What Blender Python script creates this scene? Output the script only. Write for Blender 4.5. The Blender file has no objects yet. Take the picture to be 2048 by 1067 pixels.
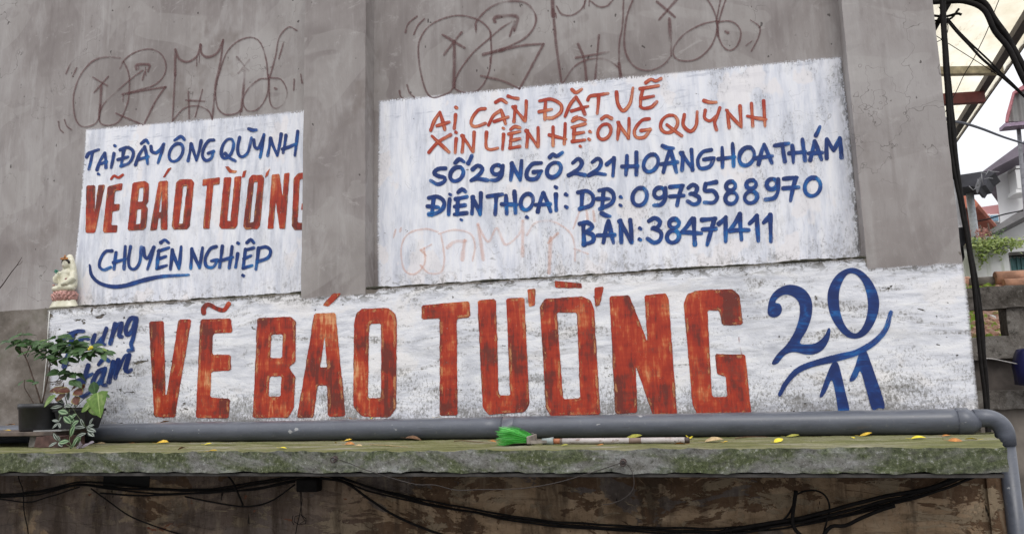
import bpy, bmesh, math, random
from mathutils import Vector, Matrix, noise as mnoise
from mathutils.geometry import tessellate_polygon
random.seed(7)
R = math.radians
scene = bpy.context.scene
COL = scene.collection

# ------------------------------------------------------------------ camera
F = 1562.0                                    # focal length in pixels of the 2048 px wide photograph
CX, CY = 1024.0, 533.5
AX = Vector((6101, -404.5, -1562)).normalized()      # along the wall, right
AZ = Vector((-289, -10393, 1562)).normalized()       # up
AX = (AX - AZ * AX.dot(AZ)).normalized()
AY = AZ.cross(AX)                                    # into the wall
CAM = Vector((0, -4.0, 1.65))
cam = bpy.data.cameras.new('camera'); camo = bpy.data.objects.new('camera', cam); COL.objects.link(camo)
M3 = Matrix((( AX.x, -AX.y, -AX.z), (AY.x, -AY.y, -AY.z), (AZ.x, -AZ.y, -AZ.z)))
camo.matrix_world = Matrix.Translation(CAM) @ M3.to_4x4()
cam.sensor_fit = 'HORIZONTAL'; cam.sensor_width = 36; cam.lens = F / 2048 * 36
cam.clip_start = 0.05; cam.clip_end = 500
scene.camera = camo

# ------------------------------------------------------------------ light: bright overcast
world = bpy.data.worlds.new('World'); scene.world = world; world.use_nodes = True
wn = world.node_tree; wn.nodes.clear()
sky = wn.nodes.new('ShaderNodeTexSky'); sky.sky_type = 'NISHITA'; sky.sun_disc = False
sky.sun_elevation = R(58); sky.sun_rotation = R(200); sky.dust_density = 4
cl = wn.nodes.new('ShaderNodeMix'); cl.data_type = 'RGBA'; cl.inputs[0].default_value = 0.88
cl.inputs[7].default_value = (19.4, 19.6, 20.4, 1)          # the cloud layer
bg = wn.nodes.new('ShaderNodeBackground'); bg.inputs[1].default_value = 0.1
wo = wn.nodes.new('ShaderNodeOutputWorld')
wtc = wn.nodes.new('ShaderNodeTexCoord'); wsx = wn.nodes.new('ShaderNodeSeparateXYZ'); wmr = wn.nodes.new('ShaderNodeMapRange')
wmr.inputs[1].default_value = 0; wmr.inputs[2].default_value = 1; wmr.inputs[3].default_value = .38; wmr.inputs[4].default_value = 1.0
wvm = wn.nodes.new('ShaderNodeVectorMath'); wvm.operation = 'SCALE'
wn.links.new(wtc.outputs['Generated'], wsx.inputs[0]); wn.links.new(wsx.outputs[2], wmr.inputs[0])
wn.links.new(sky.outputs[0], cl.inputs[6]); wn.links.new(cl.outputs[2], wvm.inputs[0]); wn.links.new(wmr.outputs[0], wvm.inputs['Scale'])
wn.links.new(wvm.outputs[0], bg.inputs[0]); wn.links.new(bg.outputs[0], wo.inputs[0])
sun = bpy.data.lights.new('sun', 'SUN'); sun.energy = 0.9; sun.angle = R(25); sun.color = (1, .96, .9)
suno = bpy.data.objects.new('sun', sun); COL.objects.link(suno)
suno.rotation_euler = (R(38), 0, R(20))
scene.view_settings.view_transform = 'Standard'; scene.view_settings.look = 'None'
scene.view_settings.exposure = 0.18; scene.view_settings.gamma = 1

# ------------------------------------------------------------------ picture -> place
def ray(px, py):
    d = Vector((px - CX, py - CY, F))
    return Vector((AX.dot(d), AY.dot(d), AZ.dot(d)))
def P(px, py, y=0.0):
    d = ray(px, py); return CAM + d * ((y - CAM.y) / d.y)
def PZ(px, py, z):
    d = ray(px, py); return CAM + d * ((z - CAM.z) / d.z)

# ------------------------------------------------------------------ objects
def tag(o, label=None, cat=None, group=None, kind=None):
    if label: o['label'] = label
    if cat: o['category'] = cat
    if group: o['group'] = group
    if kind: o['kind'] = kind
    return o
def empty(name, loc=(0, 0, 0)):
    o = bpy.data.objects.new(name, None); COL.objects.link(o); o.location = loc; o.empty_display_size = .05
    bpy.context.view_layer.update(); return o
def link(name, me, mat, parent=None, smooth=False):
    if isinstance(mat, (list, tuple)):
        for m in mat: me.materials.append(m)
    elif mat: me.materials.append(mat)
    o = bpy.data.objects.new(name, me); COL.objects.link(o)
    if parent:
        o.parent = parent
        o.matrix_parent_inverse = Matrix.Translation(-world_loc(parent))
    if smooth:
        for p in me.polygons: p.use_smooth = True
    return o
def world_loc(o): return Vector(o.location)

class MB:
    """collects shapes, becomes one mesh"""
    def __init__(s): s.v = []; s.f = []; s.uv = []; s.mi = []; s.m = 0; s.sm = []; s.al = []
    def face(s, idx, uv=None, sm=False, al=None):
        s.al.append(al or [.3] * len(idx))
        s.f.append(tuple(idx)); s.uv.append(uv or [(0, 0)] * len(idx)); s.mi.append(s.m); s.sm.append(sm)
    def box(s, a, b):
        x0, y0, z0 = a; x1, y1, z1 = b; n = len(s.v)
        s.v += [(x0,y0,z0),(x1,y0,z0),(x1,y1,z0),(x0,y1,z0),(x0,y0,z1),(x1,y0,z1),(x1,y1,z1),(x0,y1,z1)]
        for q in ((0,3,2,1),(4,5,6,7),(0,1,5,4),(1,2,6,5),(2,3,7,6),(3,0,4,7)): s.face([n + i for i in q])
        return s
    def prism(s, pts, vec):
        n = len(s.v); k = len(pts); vec = Vector(vec)
        s.v += [tuple(Vector(p)) for p in pts] + [tuple(Vector(p) + vec) for p in pts]
        tri = tessellate_polygon([[Vector(p) for p in pts]])
        for t in tri: s.face([n + i for i in t]); s.face([n + k + i for i in reversed(t)])
        for i in range(k): s.face([n + i, n + (i + 1) % k, n + k + (i + 1) % k, n + k + i])
        return s
    def tube(s, pts, r, n=8, cap=True, smooth=True):
        pts = [Vector(p) for p in pts]; k = len(pts)
        rr = r if isinstance(r, (list, tuple)) else [r] * k
        base = len(s.v); up = None
        for i in range(k):
            t = (pts[min(i+1, k-1)] - pts[max(i-1, 0)])
            t = t.normalized() if t.length > 1e-9 else Vector((0,0,1))
            if up is None:
                up = t.orthogonal().normalized()
            else:
                up = up - t * up.dot(t)
                up = up.normalized() if up.length > 1e-6 else t.orthogonal().normalized()
            b = t.cross(up)
            for j in range(n):
                a = 2 * math.pi * j / n
                s.v.append(tuple(pts[i] + (up * math.cos(a) + b * math.sin(a)) * rr[i]))
        for i in range(k - 1):
            for j in range(n):
                a = base + i*n + j; b2 = base + i*n + (j+1) % n
                s.face([a, b2, b2 + n, a + n], None, smooth)
        if cap:
            s.face([base + j for j in reversed(range(n))]); s.face([base + (k-1)*n + j for j in range(n)])
        return s
    def lathe(s, c, prof, n=20, sx=1, sy=1, smooth=True):
        base = len(s.v); c = Vector(c)
        for r, z in prof:
            for j in range(n):
                a = 2 * math.pi * j / n; s.v.append((c.x + r*sx*math.cos(a), c.y + r*sy*math.sin(a), c.z + z))
        for i in range(len(prof) - 1):
            for j in range(n):
                a = base + i*n + j; b = base + i*n + (j+1) % n; s.face([a, b, b + n, a + n], None, smooth)
        s.face([base + j for j in reversed(range(n))]); s.face([base + (len(prof)-1)*n + j for j in range(n)])
        return s
    def ball(s, c, r, n=12, m=8, rot=None):
        base = len(s.v); c = Vector(c); r = Vector(r) if hasattr(r, '__len__') else Vector((r, r, r))
        for i in range(1, m):
            t = math.pi * i / m
            for j in range(n):
                a = 2*math.pi*j/n; p = Vector((r.x*math.sin(t)*math.cos(a), r.y*math.sin(t)*math.sin(a), r.z*math.cos(t)))
                if rot: p = rot @ p
                s.v.append(tuple(c + p))
        top = Vector((0,0,r.z)); top = rot @ top if rot else top
        s.v.append(tuple(c + top)); s.v.append(tuple(c - top)); T = len(s.v) - 2
        for i in range(m - 2):
            for j in range(n):
                a = base + i*n + j; b = base + i*n + (j+1) % n; s.face([a, a + n, b + n, b], None, True)
        for j in range(n):
            s.face([T, base + j, base + (j+1) % n], None, True)
            l = base + (m-2)*n; s.face([T+1, l + (j+1) % n, l + j], None, True)
        return s
    def mesh(s, name):
        me = bpy.data.meshes.new(name); me.from_pydata(s.v, [], s.f)
        ul = me.uv_layers.new(name='UVMap'); d = ul.data
        k = 0
        for f, uv in zip(s.f, s.uv):
            for q in uv: d[k].uv = q; k += 1
        if any(a[0] != .3 for a in s.al):
            d = me.uv_layers.new(name='Along').data; k = 0
            for al in s.al:
                for q in al: d[k].uv = (q, 0); k += 1
        me.polygons.foreach_set('material_index', s.mi); me.polygons.foreach_set('use_smooth', s.sm)
        me.update(); return me
    def build(s, name, mat, parent=None, bevel=0, fix=True, seg=2):
        me = s.mesh(name)
        if fix:
            bm = bmesh.new(); bm.from_mesh(me); bmesh.ops.recalc_face_normals(bm, faces=bm.faces); bm.to_mesh(me); bm.free()
        o = link(name, me, mat, parent)
        if bevel:
            m = o.modifiers.new('bevel', 'BEVEL'); m.width = bevel; m.segments = seg; m.limit_method = 'ANGLE'; m.angle_limit = R(40)
        return o

# ------------------------------------------------------------------ materials
class NT:
    def __init__(s, name):
        s.m = bpy.data.materials.new(name); s.m.use_nodes = True
        s.t = s.m.node_tree; s.t.nodes.clear(); s.n = s.t.nodes; s.l = s.t.links
        s.out = s.n.new('ShaderNodeOutputMaterial'); s.b = s.n.new('ShaderNodeBsdfPrincipled')
        s.l.new(s.b.outputs[0], s.out.inputs[0])
        s._pos = None
    def set(s, sock, v):
        if isinstance(v, bpy.types.NodeSocket): s.l.new(v, sock)
        elif isinstance(v, (tuple, list)):
            sock.default_value = tuple(v) + (1,) if len(v) == 3 and sock.type == 'RGBA' else v
        else: sock.default_value = v
    @property
    def pos(s):
        if s._pos is None: s._pos = s.n.new('ShaderNodeNewGeometry').outputs['Position']
        return s._pos
    @property
    def obj(s): return s.n.new('ShaderNodeTexCoord').outputs['Object']
    @property
    def uv(s): return s.n.new('ShaderNodeUVMap').outputs[0]
    @property
    def rnd(s): return s.n.new('ShaderNodeObjectInfo').outputs['Random']
    def sep(s, v):
        x = s.n.new('ShaderNodeSeparateXYZ'); s.l.new(v, x.inputs[0]); return x.outputs
    def scale(s, v, sc, off=(0, 0, 0)):
        x = s.n.new('ShaderNodeMapping'); s.l.new(v, x.inputs[0]); x.inputs['Scale'].default_value = sc
        x.inputs['Location'].default_value = off; return x.outputs[0]
    def noise(s, v, sc=(1, 1, 1), detail=4, rough=.55, off=(0, 0, 0), dist=0.0):
        x = s.n.new('ShaderNodeTexNoise'); s.l.new(s.scale(v, sc, off), x.inputs['Vector'])
        x.inputs['Scale'].default_value = 1; x.inputs['Detail'].default_value = detail
        x.inputs['Roughness'].default_value = rough; x.inputs['Distortion'].default_value = dist
        return x.outputs[0]
    def voro(s, v, sc=(1, 1, 1), feat='F1'):
        x = s.n.new('ShaderNodeTexVoronoi'); x.feature = feat; s.l.new(s.scale(v, sc), x.inputs['Vector']); x.inputs['Scale'].default_value = 1
        return x.outputs[0]
    def step(s, v, a, b):
        x = s.n.new('ShaderNodeMapRange'); x.interpolation_type = 'SMOOTHSTEP' if a < b else 'LINEAR'
        s.set(x.inputs[0], v); s.set(x.inputs[1], a); s.set(x.inputs[2], b)
        return x.outputs[0]
    def math(s, op, a, b=0.0, c=None, clamp=False):
        x = s.n.new('ShaderNodeMath'); x.operation = op; x.use_clamp = clamp
        s.set(x.inputs[0], a); s.set(x.inputs[1], b)
        if c is not None: s.set(x.inputs[2], c)
        return x.outputs[0]
    def mul(s, *a):
        r = a[0]
        for q in a[1:]: r = s.math('MULTIPLY', r, q)
        return r
    def mix(s, f, a, b, mode='MIX'):
        x = s.n.new('ShaderNodeMix'); x.data_type = 'RGBA'; x.blend_type = mode; x.clamp_factor = True
        s.set(x.inputs[0], f); s.set(x.inputs[6], a); s.set(x.inputs[7], b); return x.outputs[2]
    def ramp(s, f, *stops):
        x = s.n.new('ShaderNodeValToRGB'); cr = x.color_ramp
        while len(cr.elements) < len(stops): cr.elements.new(.5)
        for e, (p, c) in zip(cr.elements, stops):
            e.position = p; e.color = (c, c, c, 1) if isinstance(c, (int, float)) else tuple(c) + (1,)
        s.l.new(f, x.inputs[0]); return x.outputs[0]
    def bump(s, h, strength=.3, dist=.01):
        x = s.n.new('ShaderNodeBump'); x.inputs['Strength'].default_value = strength; x.inputs['Distance'].default_value = dist
        s.l.new(h, x.inputs['Height']); s.l.new(x.outputs[0], s.b.inputs['Normal'])
    def done(s, col, rough=.8, alpha=None, spec=None, metal=0):
        s.set(s.b.inputs['Base Color'], col); s.set(s.b.inputs['Roughness'], rough)
        if alpha is not None: s.set(s.b.inputs['Alpha'], alpha)
        if spec is not None: s.set(s.b.inputs['Specular IOR Level'], spec)
        s.b.inputs['Metallic'].default_value = metal
        return s.m

def simple(name, c, rough=.7, var=.25, sc=30, spec=None, metal=0, bump=0):
    t = NT(name); n = t.noise(t.obj, (sc, sc, sc), 4)
    d = tuple(max(0, q * (1 - var)) for q in c); l = tuple(min(1, q * (1 + var)) for q in c)
    if bump: t.bump(n, bump, .004)
    return t.done(t.ramp(n, (.3, d), (.7, l)), rough, spec=spec, metal=metal)

def plaster():
    t = NT('grey_plaster'); p = t.pos
    big = t.noise(p, (1.3, 1.3, .9), 4, .62, (0, 0, 0), .4)
    mid = t.noise(p, (6.5, 6, 2.6), 5, .62, (3, 0, 1), .5)
    st = t.noise(p, (17, 5, 1.7), 4, .6, (0, 4, 0), .3)
    fine = t.noise(p, (48, 20, 17), 4, .65)
    c = t.ramp(big, (.36, (.205, .18, .172)), (.50, (.285, .258, .247)), (.64, (.36, .336, .325)))
    c = t.mix(t.mul(t.step(mid, .52, .70), .55), c, (.385, .362, .352))
    c = t.mix(t.mul(t.step(mid, .46, .30), .45), c, (.205, .18, .175))
    c = t.mix(t.mul(t.step(st, .54, .72), t.step(big, .4, .6), .5), c, (.43, .408, .398))
    c = t.mix(t.mul(t.step(st, .46, .30), t.step(mid, .6, .4), .38), c, (.185, .16, .153))
    c = t.mix(t.mul(t.step(fine, .55, .75), .3), c, (.40, .38, .37))
    c = t.mix(t.mul(t.step(fine, .45, .25), .3), c, (.20, .175, .17))
    dr = t.noise(p, (7.5, 5, .45), 4, .66, (2, 0, 3), .25)
    c = t.mix(t.mul(t.step(dr, .56, .70), .38), c, (.185, .16, .15)); c = t.mix(t.mul(t.step(dr, .44, .32), .3), c, (.42, .40, .388))
    pn_ = t.noise(p, (1.1, 2, 1.6), 3, .5, (7, 7, 2), 1.0)
    c = t.mix(t.mul(t.step(pn_, .545, .56), .22), c, (.44, .42, .40)); c = t.mix(t.mul(t.step(pn_, .42, .40), .2), c, (.19, .165, .155))
    va = t.n.new('ShaderNodeVectorMath'); va.operation = 'ADD'; nz = t.n.new('ShaderNodeTexNoise'); nz.inputs['Scale'].default_value = 4; nz.inputs['Detail'].default_value = 4
    t.l.new(p, nz.inputs['Vector']); t.l.new(p, va.inputs[0]); t.l.new(nz.outputs[1], va.inputs[1])
    ck = t.step(t.voro(va.outputs[0], (1.1, .02, 1.4), 'DISTANCE_TO_EDGE'), .0035, .0)
    c = t.mix(t.mul(ck, t.step(big, .50, .58), .75), c, (.09, .078, .072))
    pit = t.step(t.noise(p, (30, 30, 17), 2, .5, (3, 1, 7)), .735, .76)
    c = t.mix(t.mul(pit, .8), c, (.07, .06, .056))
    stain = t.mul(t.step(t.noise(p, (2.4, 3, 2.0), 4, .65, (5, 0, 2)), .60, .75), .55)
    c = t.mix(stain, c, (.165, .135, .118))
    scuff = t.step(t.noise(t.scale(p, (1, 1, 1)), (5, 5, 9), 5, .7, (1, 9, 4), 1.2), .60, .68)
    c = t.mix(t.mul(scuff, .38), c, (.44, .415, .40))
    t.bump(t.math('ADD', t.math('ADD', t.mul(mid, 1.2), t.mul(fine, .6)), t.mul(pit, -1.2)), .35, .006)
    return t.done(c, .88, spec=.25)
def old_concrete():
    # bare band concrete under the whitewash
    t = NT('old_concrete'); p = t.pos
    a = t.noise(p, (4, 4, 5), 6, .65); b = t.noise(p, (22, 22, 16), 5, .65)
    c = t.ramp(a, (.3, (.085, .072, .06)), (.5, (.17, .148, .128)), (.7, (.275, .25, .228)))
    c = t.mix(t.mul(t.step(t.noise(p, (2.2, 3, 3), 4, .6, (6, 1, 1)), .48, .62), .5), c, (.085, .085, .05))
    c = t.mix(t.mul(t.step(b, .55, .75), .5), c, (.34, .31, .285))
    c = t.mix(t.mul(t.step(b, .45, .25), .6), c, (.07, .062, .052))
    c = t.mix(t.step(t.noise(p, (45, 45, 45), 2, .5), .71, .75), c, (.03, .028, .026))
    t.bump(b, .5, .006); return t.done(c, .9, spec=.2)

def edge_alpha(t, su, sv, ragged, soft=.25, left=1, right=1, top=1, bottom=1):
    """ragged brush edge: UV runs 0..1 over the sheet of su x sv metres"""
    p = t.pos; u, v, _ = t.sep(t.uv)
    du = t.mul(u, su); dr = t.mul(t.math('SUBTRACT', 1.0, u), su)
    dv = t.mul(v, sv); dt = t.mul(t.math('SUBTRACT', 1.0, v), sv)
    nv = t.noise(p, (150, 5, 14), 4, .7); nh = t.noise(p, (26, 5, 110), 4, .7)
    big = t.noise(p, (4.5, 9, 4.5), 3); fin = t.noise(p, (110, 9, 110), 3, .7)
    r = None
    for on, d, n in ((left, du, nh), (right, dr, nh), (top, dt, nv), (bottom, dv, nv)):
        if not on: continue
        lim = t.mul(t.math('ADD', t.math('SUBTRACT', n, .5), t.mul(t.math('SUBTRACT', fin, .5), 1.2)), t.math('ADD', .3, t.mul(t.step(big, .35, .65), 1.6)), ragged * on)
        lim = t.math('ADD', lim, ragged * on * .25)
        a = t.step(t.math('SUBTRACT', d, lim), -ragged * soft, ragged * soft * 1.6)
        r = a if r is None else t.math('MULTIPLY', r, a)
    return r
def whitewash():
    t = NT('whitewash'); p = t.pos
    u, v, _ = t.sep(t.uv)
    st = t.noise(p, (17, 5, 3.0), 5, .62, (0, 0, 0), .35); lng = t.noise(p, (46, 5, 6.5), 4, .62)
    hz = t.noise(p, (7, 5, 38), 4, .6, (4, 1, 0))
    big = t.noise(p, (2.8, 2.8, 2.2), 4, .62, (0, 2, 0), .4); fine = t.noise(p, (120, 30, 55), 3, .72)
    c = t.ramp(st, (.3, (.56, .58, .65)), (.42, (.69, .71, .775)), (.53, (.78, .79, .84)), (.68, (.85, .85, .87)))
    x, y, z = t.sep(p)
    c = t.mix(t.mul(t.step(lng, .5, .34), t.step(big, .56, .40), .5), c, (.38, .395, .45))
    c = t.mix(t.mul(t.step(lng, .56, .68), .5), c, (.82, .825, .85))
    c = t.mix(t.mul(t.step(hz, .56, .68), t.step(v, .6, .95), .6), c, (.45, .47, .54))
    c = t.mix(t.mul(t.step(t.noise(p, (6, 5, 4), 3, .5, (8, 8, 1)), .60, .64), .7), c, (.82, .785, .785))
    zone = t.step(t.noise(p, (4.6, 5, 3.0), 4, .68, (9, 2, 4)), .49, .62)
    grit = t.step(fine, .53, .62)
    rt = t.math('ADD', .35, t.mul(t.step(x, -1.3, -.9), .65))
    c = t.mix(t.mul(zone, grit, rt, .65), c, (.19, .18, .185))
    c = t.mix(t.mul(zone, .22), c, (.40, .41, .44))
    low = t.step(v, .36, .0); nl = t.noise(p, (11, 5, 9), 5, .7)
    c = t.mix(t.mul(low, rt, t.step(t.math('ADD', nl, t.mul(t.math('SUBTRACT', fine, .5), .6)), .52, .70), .55), c, (.33, .32, .31))
    c = t.mix(t.mul(t.step(v, .11, .0), t.step(t.noise(p, (24, 10, 30), 5, .75, (0, 0, 0), .5), .50, .62), .8), c, (.13, .12, .10))
    rgt = t.mul(t.step(u, .975, 1.0), t.step(t.noise(p, (60, 10, 22), 4, .75, (2, 0, 9)), .45, .58))
    c = t.mix(t.mul(rgt, .85), c, (.10, .092, .085))
    cy = t.scale(p, (1, 1, 1)); dn = t.n.new('ShaderNodeVectorMath'); dn.operation = 'ADD'
    nz = t.n.new('ShaderNodeTexNoise'); nz.inputs['Scale'].default_value = 5; t.l.new(p, nz.inputs['Vector'])
    t.l.new(p, dn.inputs[0]); t.l.new(nz.outputs[1], dn.inputs[1])
    crack = t.step(t.voro(dn.outputs[0], (1.4, .01, 1.9), 'DISTANCE_TO_EDGE'), .004, .0)
    c = t.mix(t.mul(crack, t.step(big, .5, .6), .6), c, (.2, .19, .19))
    t.bump(t.math('ADD', lng, t.mul(fine, .5)), .4, .004)
    a = edge_alpha(t, 2.2, 1.0, .024, bottom=0)
    hole = t.step(t.noise(p, (24, 10, 42), 3, .6, (1, 4, 2)), .725, .755)
    a = t.math('MULTIPLY', a, t.math('SUBTRACT', 1.0, hole))
    return t.done(c, .72, a, spec=.3)
def whitewash_band():
    t = NT('weathered_whitewash'); p = t.pos
    u, v, _ = t.sep(t.uv)
    st = t.noise(p, (4.6, 5, 21), 6, .68, (0, 0, 0), .5); big = t.noise(p, (2.0, 2.2, 3.4), 4, .62, (0, 0, 0), .5)
    fine = t.noise(p, (75, 30, 50), 5, .76, (0, 0, 0), .4); hat = t.noise(p, (85, 10, 55), 5, .78, (6, 6, 6), .4)
    c = t.ramp(st, (.3, (.46, .465, .50)), (.42, (.64, .65, .70)), (.52, (.765, .77, .81)), (.68, (.85, .845, .85)))
    c = t.mix(t.mul(t.step(big, .54, .62), .6), c, (.82, .79, .775))
    c = t.mix(t.mul(t.step(big, .47, .36), .45), c, (.44, .455, .51))
    sm = t.step(t.noise(p, (2.4, 5, 9), 5, .70, (4, 0, 1), .8), .515, .65)
    c = t.mix(t.mul(sm, t.step(fine, .46, .58), .85), c, (.105, .095, .082))
    c = t.mix(t.mul(sm, .28), c, (.36, .345, .33))
    low = t.step(v, .55, .0)
    patch = t.noise(p, (3.2, 4, 5), 4, .66, (2, 7, 3))
    lm = t.math('ADD', t.mul(low, .26), t.mul(t.math('SUBTRACT', patch, .5), .7))
    c = t.mix(t.mul(t.step(t.math('ADD', lm, t.math('SUBTRACT', hat, .5)), .12, .34), .8), c, (.11, .102, .085))
    c = t.mix(t.mul(t.step(lm, .16, .40), .45), c, (.26, .25, .235))
    c = t.mix(t.mul(t.step(v, .15, .0), t.step(t.noise(p, (6, 8, 15), 4, .7), .46, .56), .85), c, (.215, .21, .21))
    topd = t.step(v, .90, 1.0)
    hs = t.noise(p, (1.5, 5, 11), 5, .64, (9, 0, 5), .8)
    c = t.mix(t.mul(t.step(hs, .53, .64), .4), c, (.42, .425, .45))
    c = t.mix(t.mul(topd, t.step(t.noise(p, (17, 9, 30), 5, .74, (7, 7, 7), .6), .48, .58), .85), c, (.10, .092, .075))
    t.bump(t.math('ADD', st, t.mul(fine, .6)), .55, .006)
    a = edge_alpha(t, 4.6, .62, .04, left=1.0, right=.35, top=.3, bottom=0)
    leftw = t.step(u, .27, .03)
    pn = t.noise(p, (8, 9, 17), 5, .68, (3, 3, 5), .5)
    thr = t.math('SUBTRACT', .685, t.mul(leftw, .085))
    peel = t.step(t.math('SUBTRACT', pn, thr), .0, .012)
    spots = t.step(t.noise(p, (28, 10, 28), 3, .6, (6, 4, 2)), .69, .715)
    a = t.math('MULTIPLY', a, t.math('SUBTRACT', 1.0, peel))
    a = t.math('MULTIPLY', a, t.math('SUBTRACT', 1.0, spots))
    return t.done(c, .75, a, spec=.3)
def stroke_paint(name, dark, mid, light, center=0.0, amin=.96):
    t = NT(name); u, v, _ = t.sep(t.uv); p = t.pos
    q = t.uv
    s = t.noise(q, (.045, 7, 1), 4, .6); w = t.noise(p, (9, 9, 9), 3)
    fine = t.noise(q, (.12, 16, 1), 3, .6)
    e = t.math('ABSOLUTE', t.math('SUBTRACT', v, .5))
    f = t.math('ADD', t.mul(t.math('SUBTRACT', s, .5), 1.4), t.mul(t.math('SUBTRACT', w, .5), 1.5))
    f = t.math('ADD', f, .42 + center * .4)
    an = t.n.new('ShaderNodeUVMap'); an.uv_map = 'Along'; al = t.sep(an.outputs[0])[0]
    f = t.math('SUBTRACT', f, t.mul(e, center * 1.5))
    f = t.math('ADD', f, t.mul(t.math('SUBTRACT', al, .45), .42))
    f = t.math('ADD', f, t.mul(t.math('SUBTRACT', fine, .5), .5))
    c = t.ramp(f, (.3, dark), (.58, mid), (.95, light))
    er = t.math('ADD', e, t.mul(t.math('SUBTRACT', t.noise(q, (.3, 2, 1), 3, .7), .5), .25))
    a = t.mul(t.step(er, .5, .44), amin)
    gap = t.mul(t.step(fine, .66, .78), t.step(w, .5, .62), .7)
    a = t.math('MULTIPLY', a, t.math('SUBTRACT', 1.0, gap))
    dry = t.mul(t.step(al, .55, 1.0), t.step(t.noise(q, (.05, 11, 1), 3, .7), .50, .62), .75)
    a = t.math('MULTIPLY', a, t.math('SUBTRACT', 1.0, dry))
    return t.done(c, .5, a, spec=.35)
def block_paint():
    t = NT('red_block_paint'); p = t.pos
    s = t.noise(p, (44, 5, 5), 5, .66, (0, 0, 0), .9); s2 = t.noise(p, (5, 5, 40), 4, .6, (5, 1, 2)); w = t.noise(p, (5, 6.5, 3.6), 4, .64)
    fine = t.noise(p, (130, 30, 34), 3, .72)
    f = t.math('ADD', t.mul(t.math('SUBTRACT', s, .5), 1.35), t.mul(t.math('SUBTRACT', w, .5), 2.9))
    f = t.math('ADD', f, t.mul(t.math('SUBTRACT', s2, .5), .6)); f = t.math('ADD', f, t.mul(t.math('SUBTRACT', fine, .5), .35)); f = t.math('ADD', f, t.math('ADD', .33, t.mul(t.step(t.sep(p)[0], -.4, .9), .10)))
    c = t.ramp(f, (.0, (.15, .026, .018)), (.24, (.32, .028, .013)), (.50, (.40, .042, .016)), (.72, (.50, .11, .038)), (.97, (.66, .32, .15)))
    x, y, z = t.sep(p)
    worn = t.mul(t.step(t.noise(p, (2.8, 5, 8), 4, .68, (4, 2, 1)), .52, .64), t.step(fine, .45, .60), .6)
    c = t.mix(worn, c, (.12, .05, .035))
    x, y, z = t.sep(p)
    lowz = t.step(z, 1.72, 1.42)
    c = t.mix(t.mul(lowz, t.step(t.noise(p, (46, 9, 20), 5, .74, (3, 9, 2)), .50, .63), .62), c, (.105, .06, .042))
    a = t.math('SUBTRACT', 1.0, t.mul(t.step(fine, .65, .74), .75))
    gone = t.mul(t.step(z, 1.50, 1.42), t.step(t.noise(p, (16, 5, 22), 4, .7, (8, 1, 1)), .50, .58))
    a = t.math('MULTIPLY', a, t.math('SUBTRACT', 1.0, t.mul(gone, .9)))
    t.bump(s, .25, .003)
    return t.done(c, .5, a, spec=.35)
def rim_paint(name, col, amin=.8, cut=.5):
    t = NT(name); p = t.pos; q = t.uv
    n = t.noise(p, (26, 9, 12), 4, .65)
    return t.done(col, .6, t.mul(t.step(n, cut - .06, cut + .1), amin), spec=.3)
def spray(name, c, amin=.75):
    t = NT(name); u, v, _ = t.sep(t.uv)
    e = t.math('ABSOLUTE', t.math('SUBTRACT', v, .5))
    n = t.noise(t.pos, (6, 6, 6), 3); f = t.noise(t.pos, (90, 20, 50), 3, .7)
    a = t.mul(t.step(e, .5, .2), amin, t.step(n, .18, .5))
    a = t.math('MULTIPLY', a, t.math('SUBTRACT', 1.0, t.mul(t.step(f, .5, .7), .5)))
    return t.done(c, .7, a, spec=.2)

def moss_ledge_top():
    t = NT('mossy_concrete_top'); p = t.pos
    a = t.noise(p, (3.0, 9, 9), 5, .64, (0, 0, 0), .4); b = t.noise(p, (40, 60, 40), 4, .72); s = t.noise(p, (4, 26, 5), 5, .64)
    c = t.ramp(a, (.30, (.075, .08, .03)), (.46, (.148, .15, .055)), (.57, (.195, .185, .105)), (.68, (.29, .27, .215)))
    c = t.mix(t.mul(t.step(s, .52, .66), .5), c, (.36, .345, .23))
    c = t.mix(t.mul(t.step(s, .48, .34), .4), c, (.075, .085, .03))
    c = t.mix(t.mul(t.step(b, .5, .32), .6), c, (.05, .055, .022))
    t.bump(b, .6, .008); return t.done(c, .9, spec=.2)
def moss_ledge_front():
    t = NT('mossy_concrete_face'); p = t.pos
    x, y, z = t.sep(p)
    a = t.noise(p, (2.1, 5, 5), 5, .7, (0, 0, 3), .6); b = t.noise(p, (55, 60, 48), 5, .76); d = t.noise(p, (11, 9, 14), 5, .72, (0, 0, 0), .4)
    c = t.ramp(d, (.32, (.115, .11, .095)), (.5, (.225, .222, .21)), (.66, (.36, .365, .37)))
    g = t.step(t.math('ADD', t.mul(a, .75), t.mul(d, .35)), .455, .61)
    gc = t.ramp(b, (.3, (.018, .028, .008)), (.48, (.056, .072, .022)), (.60, (.115, .128, .058)), (.74, (.25, .255, .20)))
    c = t.mix(t.mul(g, .9), c, gc)
    c = t.mix(t.mul(t.step(b, .56, .68), .55), c, (.44, .45, .44))
    c = t.mix(t.mul(t.step(b, .47, .36), .65), c, (.04, .042, .028))
    t.bump(b, .8, .009); return t.done(c, .9, spec=.2)
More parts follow.
